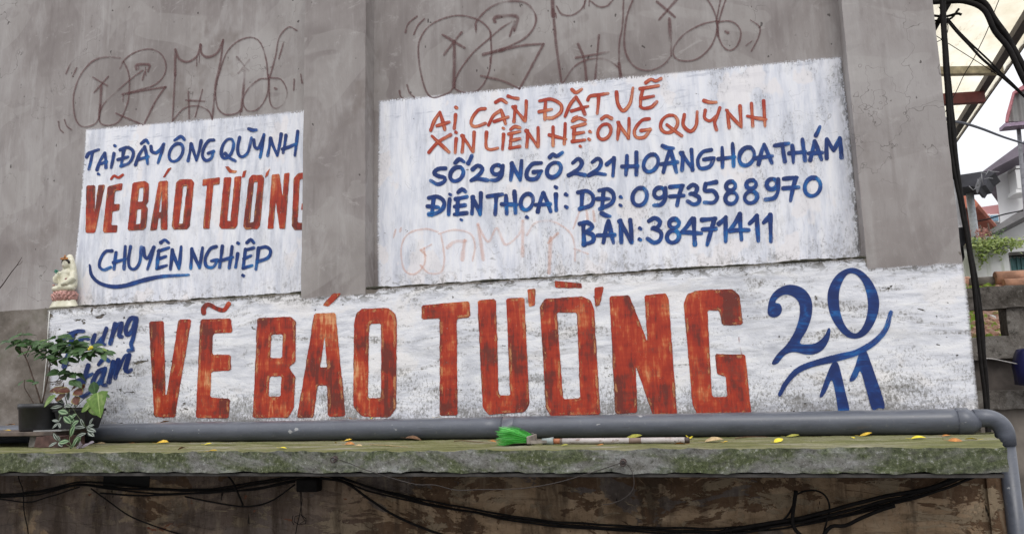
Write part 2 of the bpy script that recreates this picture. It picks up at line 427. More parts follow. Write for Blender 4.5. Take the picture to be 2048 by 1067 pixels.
def brown_wall():
    t = NT('peeling_brown_plaster'); p = t.pos
    x, y, z = t.sep(p)
    a = t.noise(p, (2.0, 5, 4.4), 6, .68, (2.6, 0, .4), .7); b = t.noise(p, (5, 5, 8), 6, .7, (8, 3, 1), .4); f = t.noise(p, (48, 20, 34), 5, .72)
    h = t.noise(p, (3, 5, 18), 5, .66, (1, 1, 6), .4)
    c = t.ramp(b, (.3, (.20, .135, .08)), (.5, (.36, .25, .155)), (.7, (.50, .375, .25)))
    c = t.mix(t.mul(t.step(h, .48, .36), .6), c, (.085, .055, .035))
    brown = t.step(a, .495, .507)
    c = t.mix(t.mul(brown, .9), c, t.ramp(b, (.3, (.06, .033, .019)), (.7, (.15, .088, .052))))
    gy = t.mul(t.step(t.noise(p, (1.7, 4, 3.2), 5, .6, (3, 3, 11), .4), .575, .585), .8)
    c = t.mix(gy, c, t.ramp(b, (.3, (.10, .085, .078)), (.7, (.17, .15, .14))))
    lg = t.mul(t.step(x, -1.75, -2.15), t.step(t.noise(p, (2.4, 4, 3.2), 5, .6, (7, 3, 1), .4), .40, .42), .75)
    c = t.mix(lg, c, t.ramp(b, (.3, (.14, .105, .086)), (.7, (.255, .205, .175))))
    pale = t.step(t.noise(p, (4.2, 5, 10), 5, .72, (5, 5, 5), .6), .565, .578)
    c = t.mix(t.mul(pale, .8), c, (.335, .262, .175))
    c = t.mix(t.mul(t.step(f, .55, .72), .45), c, (.34, .28, .21))
    c = t.mix(t.mul(t.step(f, .46, .28), .65), c, (.035, .026, .02))
    br = t.n.new('ShaderNodeTexBrick')
    mp = t.n.new('ShaderNodeCombineXYZ'); n2 = t.noise(p, (4, 4, 4), 3)
    t.l.new(t.math('ADD', x, t.mul(n2, .12)), mp.inputs[0]); t.l.new(t.math('ADD', z, t.mul(n2, .10)), mp.inputs[1]); t.l.new(mp.outputs[0], br.inputs[0])
    br.inputs['Scale'].default_value = 2.6; br.inputs['Color1'].default_value = (.10, .078, .066, 1); br.inputs['Color2'].default_value = (.14, .112, .095, 1)
    br.inputs['Mortar'].default_value = (.045, .036, .03, 1); br.inputs['Mortar Size'].default_value = .010; br.inputs['Mortar Smooth'].default_value = .9
    lf = t.mul(t.step(x, -2.2, -2.7), t.step(t.noise(p, (3, 4, 5), 5, .65, (3, 3, 3)), .44, .52))
    c = t.mix(t.mul(lf, .6), c, br.outputs[0])
    vs = t.noise(p, (7.5, 5, 1.3), 5, .68, (4, 4, 4), .5)
    c = t.mix(t.mul(t.step(vs, .50, .36), .75), c, (.062, .043, .030))
    c = t.mix(t.mul(t.step(vs, .55, .68), .45), c, (.34, .27, .19))
    red = t.mul(t.step(x, -1.7, -2.0), t.step(t.noise(p, (3.6, 5, 8), 4, .6, (1, 8, 3)), .645, .655))
    c = t.mix(red, c, t.ramp(b, (.3, (.13, .05, .03)), (.7, (.24, .10, .06))))
    drip = t.step(t.noise(p, (26, 5, 6), 3, .62, (2, 2, 2)), .70, .72)
    c = t.mix(t.mul(drip, .92), c, (.012, .010, .009))
    t.bump(t.math('ADD', t.mul(brown, -.6), t.math('ADD', f, t.mul(pale, .6))), .7, .009)
    return t.done(c, .9, spec=.15)
def pvc(name='grey_pvc', c=(.082, .09, .112)):
    t = NT(name); p = t.pos
    n = t.noise(p, (7, 30, 30), 5, .68); f = t.noise(p, (60, 90, 90), 4, .7); sc = t.noise(p, (12, 140, 140), 3, .6, (4, 4, 4))
    col = t.ramp(n, (.3, tuple(q * .8 for q in c)), (.7, tuple(q * 1.15 for q in c)))
    col = t.mix(t.mul(t.step(f, .58, .72), .35), col, (.24, .235, .23))
    col = t.mix(t.mul(t.step(sc, .64, .68), .6), col, (.05, .05, .055))
    col = t.mix(t.mul(t.step(t.noise(p, (14, 26, 26), 3, .6, (2, 8, 8)), .71, .74), .7), col, (.42, .42, .42))
    nz = t.sep(t.n.new('ShaderNodeNewGeometry').outputs['Normal'])[2]
    col = t.mix(t.mul(t.step(nz, .8, 1.0), t.step(n, .40, .62), .55), col, (.23, .225, .22))    # settled dust
    t.bump(t.math('ADD', f, n), .06, .002)
    return t.done(col, t.ramp(n, (.3, .30), (.7, .45)), spec=.55)
M = {}
M['plaster'] = plaster(); M['concrete'] = old_concrete(); M['white'] = whitewash(); M['white_band'] = whitewash_band()
M['blue'] = stroke_paint('blue_brush_paint', (.009, .030, .140), (.010, .055, .25), (.008, .20, .50))
M['blue2'] = stroke_paint('blue_script_paint', (.008, .024, .12), (.010, .036, .17), (.012, .13, .40))
M['red'] = stroke_paint('red_brush_paint', (.36, .034, .016), (.46, .08, .033), (.66, .29, .14), center=.55)
M['block'] = block_paint()
M['rim'] = rim_paint('dry_red_outline', (.25, .036, .020), .7, .55)
M['gap'] = rim_paint('thin_orange_edge', (.62, .29, .13), .65, .54)
M['spray'] = spray('brown_spray', (.150, .076, .075), .66)
M['ghost'] = spray('faded_orange_spray', (.76, .42, .30), .34)
M['ledge_top'] = moss_ledge_top(); M['ledge_front'] = moss_ledge_front(); M['brown'] = brown_wall(); M['pvc'] = pvc()
M['black_cable'] = simple('black_rubber', (.010, .0085, .008), .75, .5, 40, spec=.2)
M['dark'] = simple('dark_void', (.01, .009, .008), .9)
M['steel'] = simple('dull_steel', (.18, .18, .185), .45, .4, 60, metal=.7)
M['wire'] = simple('grey_wire', (.05, .043, .04), .7, .4, 50, spec=.2)
M['iron'] = simple('brown_painted_iron', (.055, .038, .034), .6, .35, 20)
M['redbeam'] = simple('red_oxide_paint', (.15, .035, .03), .6, .3, 12)
M['lip'] = simple('dirty_cement_lip', (.055, .05, .046), .9, .5, 14)

# ------------------------------------------------------------------ derived heights of the place
REC = 0.12                                    # depth of the recessed fields
PIPE_Y, PIPE_R = -0.078, 0.054
ZL = P(1438, 872.5, PIPE_Y).z                 # ledge top
ZM = P(1000, 560, 0).z                        # top of the projecting band
LY = PZ(1000, 899.5, ZL).y                    # front of the ledge
XR = P(1908, 380, 0).x                        # right corner of the house
XPL0, XPL1 = P(606.5, 300, 0).x, P(731, 300, 0).x
XPR0 = P(1712, 300, 0).x
XL, ZT = -5.2, 5.2
print('ZL', ZL, 'ZM', ZM, 'LY', LY, 'XR', XR, P(1958, 830, 0).x, P(0, 906, LY).z, P(2000, 888, LY).z, XPL0, XPL1, XPR0)

# ------------------------------------------------------------------ the street in front
mb = MB()
n0 = 24
for i in range(n0 + 1):
    for j in range(n0 + 1):
        mb.v.append((-150 + 300 * i / n0, -150 + 300 * j / n0, 0))
for i in range(n0):
    for j in range(n0):
        a = i * (n0 + 1) + j; mb.face([a, a + n0 + 1, a + n0 + 2, a + 1])
t = NT('street_asphalt'); nn = t.noise(t.pos, (30, 30, 30), 5, .7); t.bump(nn, .4, .01)
ms = t.done(t.ramp(nn, (.3, (.05, .05, .05)), (.7, (.11, .105, .10))), .85)
tag(mb.build('street', ms), kind='structure')

# ------------------------------------------------------------------ the painted house wall
WALL = empty('house_wall', (0, 0, 0))
tag(WALL, 'grey plastered house wall with whitewashed panels of hand painted red and blue lettering', 'wall')
MB().box((XL, REC, 0.3), (XR - .004, .42, ZT)).build('recessed_wall', M['plaster'], WALL)
# band: grid so that its arris can be uneven
def rough_box(a, b, nx, ny, nz, amp, fr=9, seed=0):
    mb = MB(); x0, y0, z0 = a; x1, y1, z1 = b; ids = {}
    def vid(i, j, k):
        key = (i, j, k)
        if key not in ids:
            p = Vector((x0 + (x1-x0)*i/nx, y0 + (y1-y0)*j/ny, z0 + (z1-z0)*k/nz))
            on = (i in (0, nx)) + (j in (0, ny)) + (k in (0, nz))
            q = mnoise.noise_vector(p * fr + Vector((seed, 0, 0))) + mnoise.noise_vector(p * fr * 4.1) * .5
            q.y *= 1 if on > 1 else .25
            ids[key] = len(mb.v); mb.v.append(tuple(p + q * amp * (1 if on > 1 else .35)))
        return ids[key]
    for i in range(nx):
        for k in range(nz):
            mb.face([vid(i,0,k), vid(i+1,0,k), vid(i+1,0,k+1), vid(i,0,k+1)]); mb.face([vid(i,ny,k), vid(i,ny,k+1), vid(i+1,ny,k+1), vid(i+1,ny,k)])
    for i in range(nx):
        for j in range(ny):
            mb.m = 1
            mb.face([vid(i,j,nz), vid(i+1,j,nz), vid(i+1,j+1,nz), vid(i,j+1,nz)]); 
            mb.m = 0
            mb.face([vid(i,j,0), vid(i,j+1,0), vid(i+1,j+1,0), vid(i+1,j,0)])
    for j in range(ny):
        for k in range(nz):
            mb.face([vid(0,j,k), vid(0,j,k+1), vid(0,j+1,k+1), vid(0,j+1,k)]); mb.face([vid(nx,j,k), vid(nx,j+1,k), vid(nx,j+1,k+1), vid(nx,j,k+1)])
    return mb
rough_box((XL + .01, 0, ZL - .05), (XR - .001, REC + .02, ZM), 260, 3, 10, .0035, 11).build('wall_band', [M['concrete'], M['concrete']], WALL)

V2 = lambda x: Vector((x * .03, 0, 5))
MB().box((XL + .01, .425, .0), (XR - .03, 6.5, ZT - .02)).build('house_body', M['plaster'], WALL)
rough_box((XPL0, -.0022, ZM - .055), (XPL1, REC + .01, ZT - .01), 4, 2, 90, .0030, 6, 21).build('pilaster', [M['plaster']] * 2, WALL)
rough_box((XPR0, -.0022, ZM - .10), (XR + .0005, .44, ZT - .01), 5, 4, 90, .0030, 6, 31).build('pilaster', [M['plaster']] * 2, WALL)
# ---- sheets of whitewash
def sheet(name, loop_l, loop_r, y, mat, parent, nx=60, nz=24, drop=None):
    """loop_l / loop_r: pixel points down the left and the right edge (top to bottom)"""
    def samp(pts, t):
        k = (len(pts) - 1) * t; i = min(int(k), len(pts) - 2); f = k - i
        return Vector(pts[i]) * (1 - f) + Vector(pts[i+1]) * f
    mb = MB()
    for k in range(nz + 1):
        a = samp(loop_l, 1 - k / nz); b = samp(loop_r, 1 - k / nz)
        for i in range(nx + 1):
            q = a.lerp(b, i / nx)
            if drop: q.y += drop(q.x) * (k / nz) ** 3
            mb.v.append(tuple(P(q.x, q.y, y)))
    for k in range(nz):
        for i in range(nx):
            a = k * (nx + 1) + i
            uv = [(i/nx, k/nz), ((i+1)/nx, k/nz), ((i+1)/nx, (k+1)/nz), (i/nx, (k+1)/nz)]
            mb.face([a, a + 1, a + nx + 2, a + nx + 1], uv)
    return mb.build(name, mat, parent, fix=False)
panelL = sheet('whitewash_panel', [(171, 257), (163, 375), (152, 495), (136, 622)], [(640, 217), (638, 340), (636, 460), (634, 592)], REC - .004, M['white'], WALL)
panelR = sheet('whitewash_panel', [(756, 200), (754, 325), (752, 450), (754, 584)], [(1684, 111), (1700, 245), (1713, 380), (1723, 524)], REC - .004, M['white'], WALL)
panelL['label'] = 'left whitewashed panel with red and blue lettering'; panelR['label'] = 'right whitewashed panel with address and phone lettering'

# ---- mould and dirt gathered on the step above the band
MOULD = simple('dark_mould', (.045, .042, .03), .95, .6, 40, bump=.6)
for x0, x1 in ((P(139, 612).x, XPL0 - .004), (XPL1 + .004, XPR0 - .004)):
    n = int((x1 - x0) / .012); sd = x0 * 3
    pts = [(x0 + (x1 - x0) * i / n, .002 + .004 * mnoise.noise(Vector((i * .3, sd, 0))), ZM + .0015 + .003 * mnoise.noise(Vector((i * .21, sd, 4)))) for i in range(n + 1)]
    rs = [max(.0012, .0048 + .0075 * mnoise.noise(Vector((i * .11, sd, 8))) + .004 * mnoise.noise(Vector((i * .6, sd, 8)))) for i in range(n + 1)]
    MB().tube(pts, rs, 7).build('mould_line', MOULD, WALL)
# ---- brush lettering
ZO = {'A': (100, 220, 2.6667), 'C': (600, 0, 2.964), 'D': (1100, 0, 2.963), 'E': (740, 240, 2.964), 'F': (1200, 230, 3.048),
      'G': (90, 560, 3.442), 'H': (480, 560, 3.443), 'I': (820, 540, 3.443), 'J': (1180, 540, 3.442), 'K': (1480, 500, 3.048),
      'L': (0, 0, 2.668), 'N': (0, 640, 3.81)}
def catmull(pts, step=3.0, closed=False):
    out = []; n = len(pts)
    if n < 3 and not closed:
        k = max(2, int((Vector(pts[1]) - Vector(pts[0])).length / step))
        return [Vector(pts[0]).lerp(Vector(pts[1]), i / k) for i in range(k + 1)]
    V = [Vector(p) for p in pts]
    for i in range(n if closed else n - 1):
        if closed: p0, p1, p2, p3 = V[i-1], V[i], V[(i+1) % n], V[(i+2) % n]
        else:
            p1, p2 = V[i], V[i+1]; p0 = V[i-1] if i else p1 * 2 - p2; p3 = V[i+2] if i + 2 < n else p2 * 2 - p1
        k = max(2, int((p2 - p1).length / step))
        for j in range(k):
            t = j / k
            out.append(.5 * ((2*p1) + (p2-p0)*t + (2*p0-5*p1+4*p2-p3)*t*t + (3*p1-p0-3*p2+p3)*t*t*t))
    if not closed: out.append(V[-1])
    return out
DEPTH = [0.0]
def ribbon(mb, pts, w, y, closed=False, wob=.1, cap=.5, wf=None, soft=False):
    pts = catmull(pts, max(1.5, w * .35), closed); n = len(pts)
    if n < 2: return
    DEPTH[0] += .00011
    if DEPTH[0] > .0016: DEPTH[0] = 0
    sd = random.random() * 99; pr = random.uniform(-.32, .16); pm = random.uniform(-.18, .2); rows = []; L = 0
    for i in range(n):
        if closed: t = pts[(i+1) % n] - pts[i-1]
        else: t = pts[min(i+1, n-1)] - pts[max(i-1, 0)]
        t = t.normalized() if t.length > 1e-6 else Vector((1, 0))
        if i: L += (pts[i] - pts[i-1]).length
        ww = w * (1 + wob * 1.5 * mnoise.noise(Vector((L / (w * 1.6 + 1), sd, 0))))
        if wf: ww *= wf(i / (n - 1))
        elif wob > .05: ww *= 1 + pr * (i / (n - 1) - .5) + pm * math.sin(3.14 * i / (n - 1)) - pm * .5
        rows.append((pts[i], t, ww, L))
    if closed: rows.append((rows[0][0], rows[0][1], rows[0][2], L + (pts[0] - pts[-1]).length))
    else:
        p, t, ww, l = rows[0]; q, t2, w2, l2 = rows[-1]
        rows = [(p - t * w * cap, t, ww * .45, l - w * cap), (p - t * w * cap * .6, t, ww * .85, l - w * cap * .6)] + rows + [(q + t2 * w * cap * .6, t2, w2 * .85, l2 + w * cap * .6), (q + t2 * w * cap, t2, w2 * .45, l2 + w * cap)]
    base = len(mb.v); off = random.random() * 500
    for i, (p, t, ww, l) in enumerate(rows):
        nn = Vector((-t.y, t.x)); yy = y - DEPTH[0] - i * .000004
        for s in (-.5, .5):
            q = p + nn * ww * s; mb.v.append(tuple(P(q.x, q.y, yy)))
    for i in range(len(rows) - 1):
        a = base + 2*i; l0 = rows[i][3] + off; l1 = rows[i+1][3] + off
        mb.face([a, a+1, a+3, a+2], [(l0, 0), (l0, 1), (l1, 1), (l1, 0)], False, [i / (len(rows) - 1), i / (len(rows) - 1), (i + 1) / (len(rows) - 1), (i + 1) / (len(rows) - 1)])
def strokes(mb, text, w, y, wob=.12, jit=0.0):
    z = ZO['A']
    for s in text.replace('\n', ' ').split('/'):
        tk = s.split()
        if not tk: continue
        if tk[0][0] == '@': z = ZO[tk[0][1:]]; tk = tk[1:]
        if not tk: continue
        f = lambda x, yy: (z[0] + x / z[2], z[1] + yy / z[2])
        ww = w; k = None
        if tk[0][0] == 'w': ww = w * float(tk[0][1:]); tk = tk[1:]
        if tk[0][0] == 'O':
            a = [float(q) for q in tk[0][1:].split(',')]; cx, cy, rx, ry = a[:4]; sl = a[4] if len(a) > 4 else .15
            pts = []
            for i in range(13):
                an = R(-75 - i * 360 / 12.6); yy = ry * math.sin(an); pts.append(f(cx + rx * math.cos(an) - yy * sl, cy + yy))
            ribbon(mb, pts, ww, y, False, wob)
        elif tk[0][0] == '.':
            a = [float(q) for q in tk[0][1:].split(',')]; r = a[2] if len(a) > 2 else 8
            ribbon(mb, [f(a[0] - r*.3, a[1] - r*.15), f(a[0] + r*.3, a[1] + r*.25)], r * 1.75 / z[2], y, False, wob, .45)
        else:
            pts = [f(*[float(q) for q in p.split(',')]) for p in tk]
            ribbon(mb, pts, ww, y, False, wob)
def lettering(name, text, w, mat, parent, y, wob=.12):
    mb = MB(); strokes(mb, text, w, y, wob)
    o = mb.build(name, mat, parent, fix=False); return o
YP = REC - .0065
lettering('painted_lettering', """@A 195,250 205,232 228,222 258,211/226,226 218,270 207,314/250,318 268,268 292,230/292,232 297,270 298,306/266,288 301,275/.259,341,9
/341,232 334,268 326,305/.346,190,9/394,208 386,255 379,298/374,212 412,199 442,218 440,252 418,284 378,299/362,264 414,250
/455,292 476,236 504,196/505,196 514,238 520,284/476,262 522,248/487,178 511,160 523,176/538,194 543,220 566,228 588,208 606,182/604,186 592,232 576,280
/O672,226,35,48,.28/666,160 697,141 716,156/752,180 746,222 736,270/754,182 768,228 780,264/806,164 796,214 781,266
/872,160 846,164 820,202 813,246 832,269 860,256 870,222/844,230 872,220/O946,205,30,52,.25/934,232 956,254 986,270
/1011,146 1001,196 1006,238 1028,248 1056,222 1074,150/1060,100 1080,107 1098,106/1087,160 1092,196 1114,200 1141,132/1140,134 1132,190 1121,250
/1176,150 1170,196 1161,242/1177,152 1192,196 1211,238/1233,128 1224,186 1212,240/1258,135 1252,180 1243,226/1321,114 1314,176 1306,240/1240,208 1276,196 1312,180""", 6.9, M['blue'], panelL, YP)
lettering('painted_lettering', """@A 330,750 296,754 270,792 263,832 286,851 322,838/352,760 346,800 341,846/401,728 398,786 394,845/338,812 400,794
/429,728 418,796 426,840 454,845 478,808 487,730/500,735 504,776 522,788 554,730/553,732 538,790 520,845/580,748 574,796 570,840/578,752 632,734/576,794 616,780/570,844 620,828/590,706 612,692 631,706
/652,745 648,796 642,846/653,748 668,796 686,842/699,730 694,786 687,842/756,740 754,790 750,842/757,742 776,792 796,836/813,735 806,786 797,838
/886,727 854,740 828,790 835,832 870,836 892,800/862,803 893,797/919,725 912,780 904,836/971,728 964,784 955,840/902,804 972,784/1001,765 996,800 990,836/.1003,709,10
/1042,742 1036,792 1030,840/1042,746 1086,734/1034,792 1070,776/1030,842 1076,828/1050,706 1070,690 1086,706/.1030,881,10/1112,735 1106,790 1098,846/1112,737 1152,729 1176,750 1162,786 1106,808""", 7.1, M['blue'], panelL, YP)
mb = MB(); fz = lambda *p: [(100 + x / 2.6667, 220 + y / 2.6667) for x, y in p]
ribbon(mb, fz((212, 830), (222, 880), (262, 920), (330, 940), (400, 935), (500, 906), (600, 886), (736, 878)), 7.5, YP, wf=lambda t: .75 + .5 * math.sin(math.pi * t))
mb.build('painted_underline', M['blue'], panelL, fix=False)

lettering('painted_lettering', """@C 775,771 798,712 828,667/830,668 844,712 858,766/813,745 882,724/922,680 919,720 914,760/.926,637,12/1096,644 1058,652 1022,698 1015,736 1042,750 1098,732
/1118,740 1148,684 1190,655/1194,655 1206,694 1218,732/1152,720 1232,694/1160,606 1192,590 1222,608/1234,570 1262,580 1292,584/1276,632 1272,676 1268,720/1262,634 1300,676 1330,712/1341,600 1340,658 1334,716
/1456,602 1452,652 1452,706/1422,598 1488,588 1546,620 1546,664 1504,696 1470,700/1418,662 1490,648
/@D 90,687 118,622 152,576/156,577 184,624 206,676/128,658 222,630/130,531 154,549 186,530/.146,700,9/224,592 238,570 290,562 342,554/288,566 286,616 280,670
/394,546 402,614 434,656 474,612 491,524/552,524 538,580 536,628/534,526 586,518 642,508/540,584 612,570/536,632 556,642 600,634 632,604/568,490 598,470 626,480 657,466""", 7.3, M['red'], panelR, YP)
lettering('painted_lettering', """@C 764,902 818,842 892,799/784,808 828,850 882,900/926,822 922,860 920,902/.925,784,10/968,806 966,852 961,900/960,804 992,848 1022,896/1032,784 1030,840 1026,896
/1106,784 1102,840 1106,876 1132,886 1170,878/1207,796 1204,840 1200,882/.1206,760,10/1254,790 1250,830 1246,872/1238,794 1302,780/1248,834 1302,822/1244,878 1302,868/1250,766 1274,750 1302,757
/1350,776 1348,822 1344,870/1340,774 1376,820 1408,868/1411,758 1412,812 1412,868/1500,754 1500,806 1500,862/1572,734 1570,792 1566,852/1478,800 1574,824
/@D 145,752 142,794 140,838/132,754 208,734/140,794 198,784/132,838 204,830/134,716 172,700 208,712/w.7 138,700 160,688/.180,866,10/.238,780,11/.232,825,11
/O322,780,38,46,.2/306,704 334,687 364,702/408,726 406,772 400,824/402,726 436,776 464,816/468,704 468,762 464,818/587,704 544,714 502,768 510,812 560,812 592,770/540,774 594,766
/O706,734,50,52,.2/694,740 738,774 780,804/796,680 790,742 832,778 866,742 872,664/920,654 916,698 948,716 984,690/1006,640 990,688 976,726 986,768/912,596 946,606 982,606
/1052,656 1056,706 1062,756/1046,654 1088,704 1130,748/1126,628 1130,690 1134,750/1194,614 1198,682 1202,746/1266,598 1270,672 1274,744/1172,688 1226,700 1278,706""", 7.3, M['red'], panelR, YP)
lettering('painted_lettering', """@E 446,286 402,290 380,314 404,331 442,342 440,364 402,380 362,360/O514,320,38,42,.25/506,252 530,232 554,246/582,256 592,238 602,214
/608,292 638,270 666,286 652,318 602,356/602,357 636,348 694,356/O752,294,30,28,.1/788,272 778,330 748,355 720,356/842,256 840,302 834,352/840,258 864,304 888,348/898,244 894,300 890,352
/1012,254 964,260 930,304 936,346 986,346 1012,306/970,308 1014,302/O1090,295,40,44,.25/1066,220 1084,203 1106,214 1138,194/1204,252 1234,230 1256,252 1238,288 1178,326/1178,327 1216,316 1274,326
/1320,248 1350,228 1370,248 1354,288 1298,326/1298,327 1332,315 1392,322/1404,262 1426,244 1446,226/1446,226 1444,276 1440,328
/@D 456,925 454,980 450,1032/512,904 512,970 512,1032/428,986 518,984/O598,966,42,52,.22/672,1018 690,950 712,886/714,886 732,950 748,1016/658,972 754,960/668,864 696,876 728,878
/786,906 786,956 782,1006/776,906 814,958 846,1002/838,888 842,948 844,1006/954,888 906,900 876,946 890,996 946,986 968,942/914,944 970,936/1020,878 1022,932 1022,988/1082,854 1086,920 1088,982/998,942 1092,930
/O1166,926,44,54,.18/1236,972 1250,912 1266,860/1270,858 1292,910 1314,962/1212,938 1314,924/1334,862 1412,850/1378,858 1384,908 1392,956/1436,864 1440,910 1442,958/1496,828 1504,890 1512,948/1418,908 1512,900
/1542,948 1556,892 1568,838/1570,838 1590,890 1608,942/1534,908 1612,904/1576,802 1586,782 1598,754/1640,936 1638,878 1638,828/1642,826 1662,862 1680,888/1682,888 1700,856 1716,820/1718,820 1724,876 1728,932""", 8.8, M['blue'], panelR, YP)
lettering('painted_lettering', """@E 378,456 372,508 366,560/350,460 402,454 438,482 432,522 396,550 350,557/342,510 402,516/472,470 468,512 466,556/.475,440,11/522,466 518,510 516,556/508,468 572,455/504,512 562,504/504,558 572,550/524,426 546,410 564,422/.541,590,10
/610,456 608,502 604,552/606,458 630,504 652,552/657,434 656,496 652,556/698,452 782,440/748,446 746,500 742,556/806,450 808,500 810,552/856,424 860,486 862,548/782,498 868,500/O930,484,36,48,.15/.931,575,12
/994,542 1008,486 1026,434/1028,432 1050,484 1070,538/984,502 1066,498/1102,440 1102,486 1104,532/.1102,397,13/.1163,441,13/.1163,514,13
/1258,426 1256,472 1254,522/1234,428 1286,420 1322,452 1312,502 1244,526/1384,420 1380,470 1376,522/1360,416 1412,410 1444,442 1432,492 1364,526/1346,466 1414,466
/@F .127,499,12/.125,549,12/O242,497,44,54,.12/O362,474,32,32,.1/399,446 398,508 372,544 332,550/428,438 504,430/500,432 482,490 470,548/428,496 508,490
/540,442 566,424 592,442 580,474 552,480/560,478 602,500 602,530 572,544 536,526/708,408 644,420/644,420 640,460 690,462 714,500 692,532 640,532
/O797,432,28,27,.1/O800,505,36,36,.1/O922,422,30,26,.1/O920,500,38,36,.1/O1048,420,32,32,.1/1087,392 1086,460 1062,504 1010,514/1122,388 1198,380/1194,382 1176,448 1162,518/1118,446 1208,440/O1296,437,48,56,.1""", 9.0, M['blue'], panelR, YP)
lettering('painted_lettering', """@E 1264,612 1266,672 1270,738/1244,614 1290,607 1318,632 1282,662/1276,662 1322,682 1320,718 1266,737/1384,722 1396,660 1412,600/1414,600 1428,660 1442,722/1352,682 1448,680/1374,552 1396,564 1418,569
/@F 126,644 128,706 130,772/120,646 156,708 188,772/184,640 190,704 194,772/.245,690,13/.243,757,13/300,644 334,627 366,650 350,684 322,690/330,688 372,716 366,760 330,777 292,754
/O452,660,30,27,.1/O445,740,37,37,.1/562,632 532,676 500,712/500,714 554,716 614,720/572,632 574,708 578,788/622,638 702,630/698,632 676,708 654,786/628,696 704,692
/724,662 746,644 766,624/766,624 766,694 766,766/852,602 824,656 792,702/792,704 846,700 904,700/852,604 856,676 862,756/914,658 936,638 956,614/956,614 960,686 964,762/1000,652 1020,632 1038,608/1038,608 1040,686 1042,766""", 9.4, M['blue'], panelR, YP)

# ---- block letters: outline polygon, fill, thin pale edge and dark outline
def smooth_poly(pts, cut=.13, sub=6.0):
    out = []; n = len(pts)
    for i in range(n):
        a, b, c = Vector(pts[i-1]), Vector(pts[i]), Vector(pts[(i+1) % n])
        r = min(3.2, (a-b).length * cut, (c-b).length * cut)
        out.append(b + (a-b).normalized() * r); out.append(b + (c-b).normalized() * r)
    res = []
    for i in range(len(out)):
        a, b = out[i], out[(i+1) % len(out)]; k = max(1, int((b-a).length / sub))
        for j in range(k):
            q = a.lerp(b, j / k); w = mnoise.noise_vector(Vector((q.x * .09, q.y * .09, 3)))
            res.append(q + Vector((w.x, w.y)) * .9)
    return res
def block(mb, z, outer, holes=(), y=0, sc=1.0):
    z = ZO[z]; cv = lambda L: [(z[0] + x / z[2], z[1] + yy / z[2]) for x, yy in L]
    loops = [smooth_poly(cv(outer))] + [smooth_poly(cv(h)) for h in holes]
    flat = [p for l in loops for p in l]
    base = len(mb.v); mb.m = 0
    for p in flat: mb.v.append(tuple(P(p.x, p.y, y)))
    for t in tessellate_polygon([[Vector((p.x, p.y, 0)) for p in l] for l in loops]): mb.face([base + i for i in t])
    for l in loops:
        ar = sum(l[i-1].x * l[i].y - l[i].x * l[i-1].y for i in range(len(l)))
        sgn = 1 if ar > 0 else -1
        if l is not loops[0]: sgn = -sgn
        # offset inwards (into the paint)
        n = len(l); nor = []
        for i in range(n):
            t = (l[(i+1) % n] - l[i-1]); t = t.normalized() if t.length > 1e-6 else Vector((1, 0)); nor.append(Vector((-t.y, t.x)) * sgn)
        for mi, d0, d1, dy in ((1, .6 * sc, 4.6 * sc, .0003), (2, -.7 * sc, 1.1 * sc, .0006)):
            mb.m = mi; b = len(mb.v)
            for i in range(n):
                wv = mnoise.noise(Vector((l[i].x * .05, l[i].y * .05, mi))) * 2.2
                for d in (d0, d1 + (wv * sc if mi == 1 else 0)):
                    q = l[i] + nor[i] * d; mb.v.append(tuple(P(q.x, q.y, y - dy)))
            for i in range(n):
                a = b + 2*i; c = b + 2*((i+1) % n); mb.face([a, c, c+1, a+1])
    mb.m = 0
BM = [M['block'], M['gap'], M['rim']]
def letter(parent, z, polys, y, sc=1.0, extra=None):
    mb = MB()
    for po in polys: block(mb, z, po[0], po[1:], y, sc)
    if extra:
        k = len(mb.f); mb.m = 0; strokes(mb, extra[0], extra[1], y)
    return mb.build('painted_letter', BM, parent, fix=False)
y1 = YP
S = .62
letter(panelL, 'A', [[[(193,403),(240,400),(238,548),(257,400),(293,397),(240,655),(190,656)]]], y1, S)
letter(panelL, 'A', [[[(307,405),(387,390),(384,427),(346,432),(339,500),(373,499),(371,535),(333,540),(326,612),(360,614),(357,652),(281,653)]]], y1, S, ('@A 326,367 342,350 364,360 388,345', 5))
letter(panelL, 'A', [[[(440,386),(508,378),(527,392),(525,488),(510,508),(522,526),(512,622),(498,640),(413,642)],[(475,415),(498,412),(495,488),(468,490)],[(465,530),(487,528),(482,605),(458,608)]]], y1, S)
letter(panelL, 'A', [[[(579,380),(629,375),(626,638),(590,639),(590,576),(578,576),(570,640),(533,641)],[(598,420),(592,545),(580,545)]],[[(600,358),(628,312),(649,306),(613,359)]]], y1, S)
letter(panelL, 'A', [[[(672,388),(690,370),(755,368),(768,386),(746,615),(730,635),(662,637),(649,620)],[(710,405),(730,403),(708,605),(688,607)]]], y1, S)
letter(panelL, 'A', [[[(815,370),(905,358),(905,395),(870,398),(850,631),(815,633),(838,401),(812,404)]]], y1, S)
letter(panelL, 'A', [[[(928,360),(967,357),(945,588),(962,590),(985,357),(1022,352),(1000,610),(985,632),(915,633),(902,618)]],[[(933,302),(950,300),(968,318),(998,324),(990,338),(955,332)]],[[(1030,326),(1048,320),(1038,358),(1022,361)]]], y1, S)
letter(panelL, 'A', [[[(1060,364),(1080,346),(1130,345),(1143,364),(1120,615),(1105,633),(1045,636),(1030,620)],[(1088,385),(1108,383),(1085,595),(1065,600)]],[[(1152,334),(1173,312),(1162,350),(1146,362)]]], y1, S)
letter(panelL, 'A', [[[(1183,345),(1224,340),(1241,462),(1247,338),(1278,335),(1254,632),(1224,633),(1203,486),(1192,631),(1160,633)]]], y1, S)
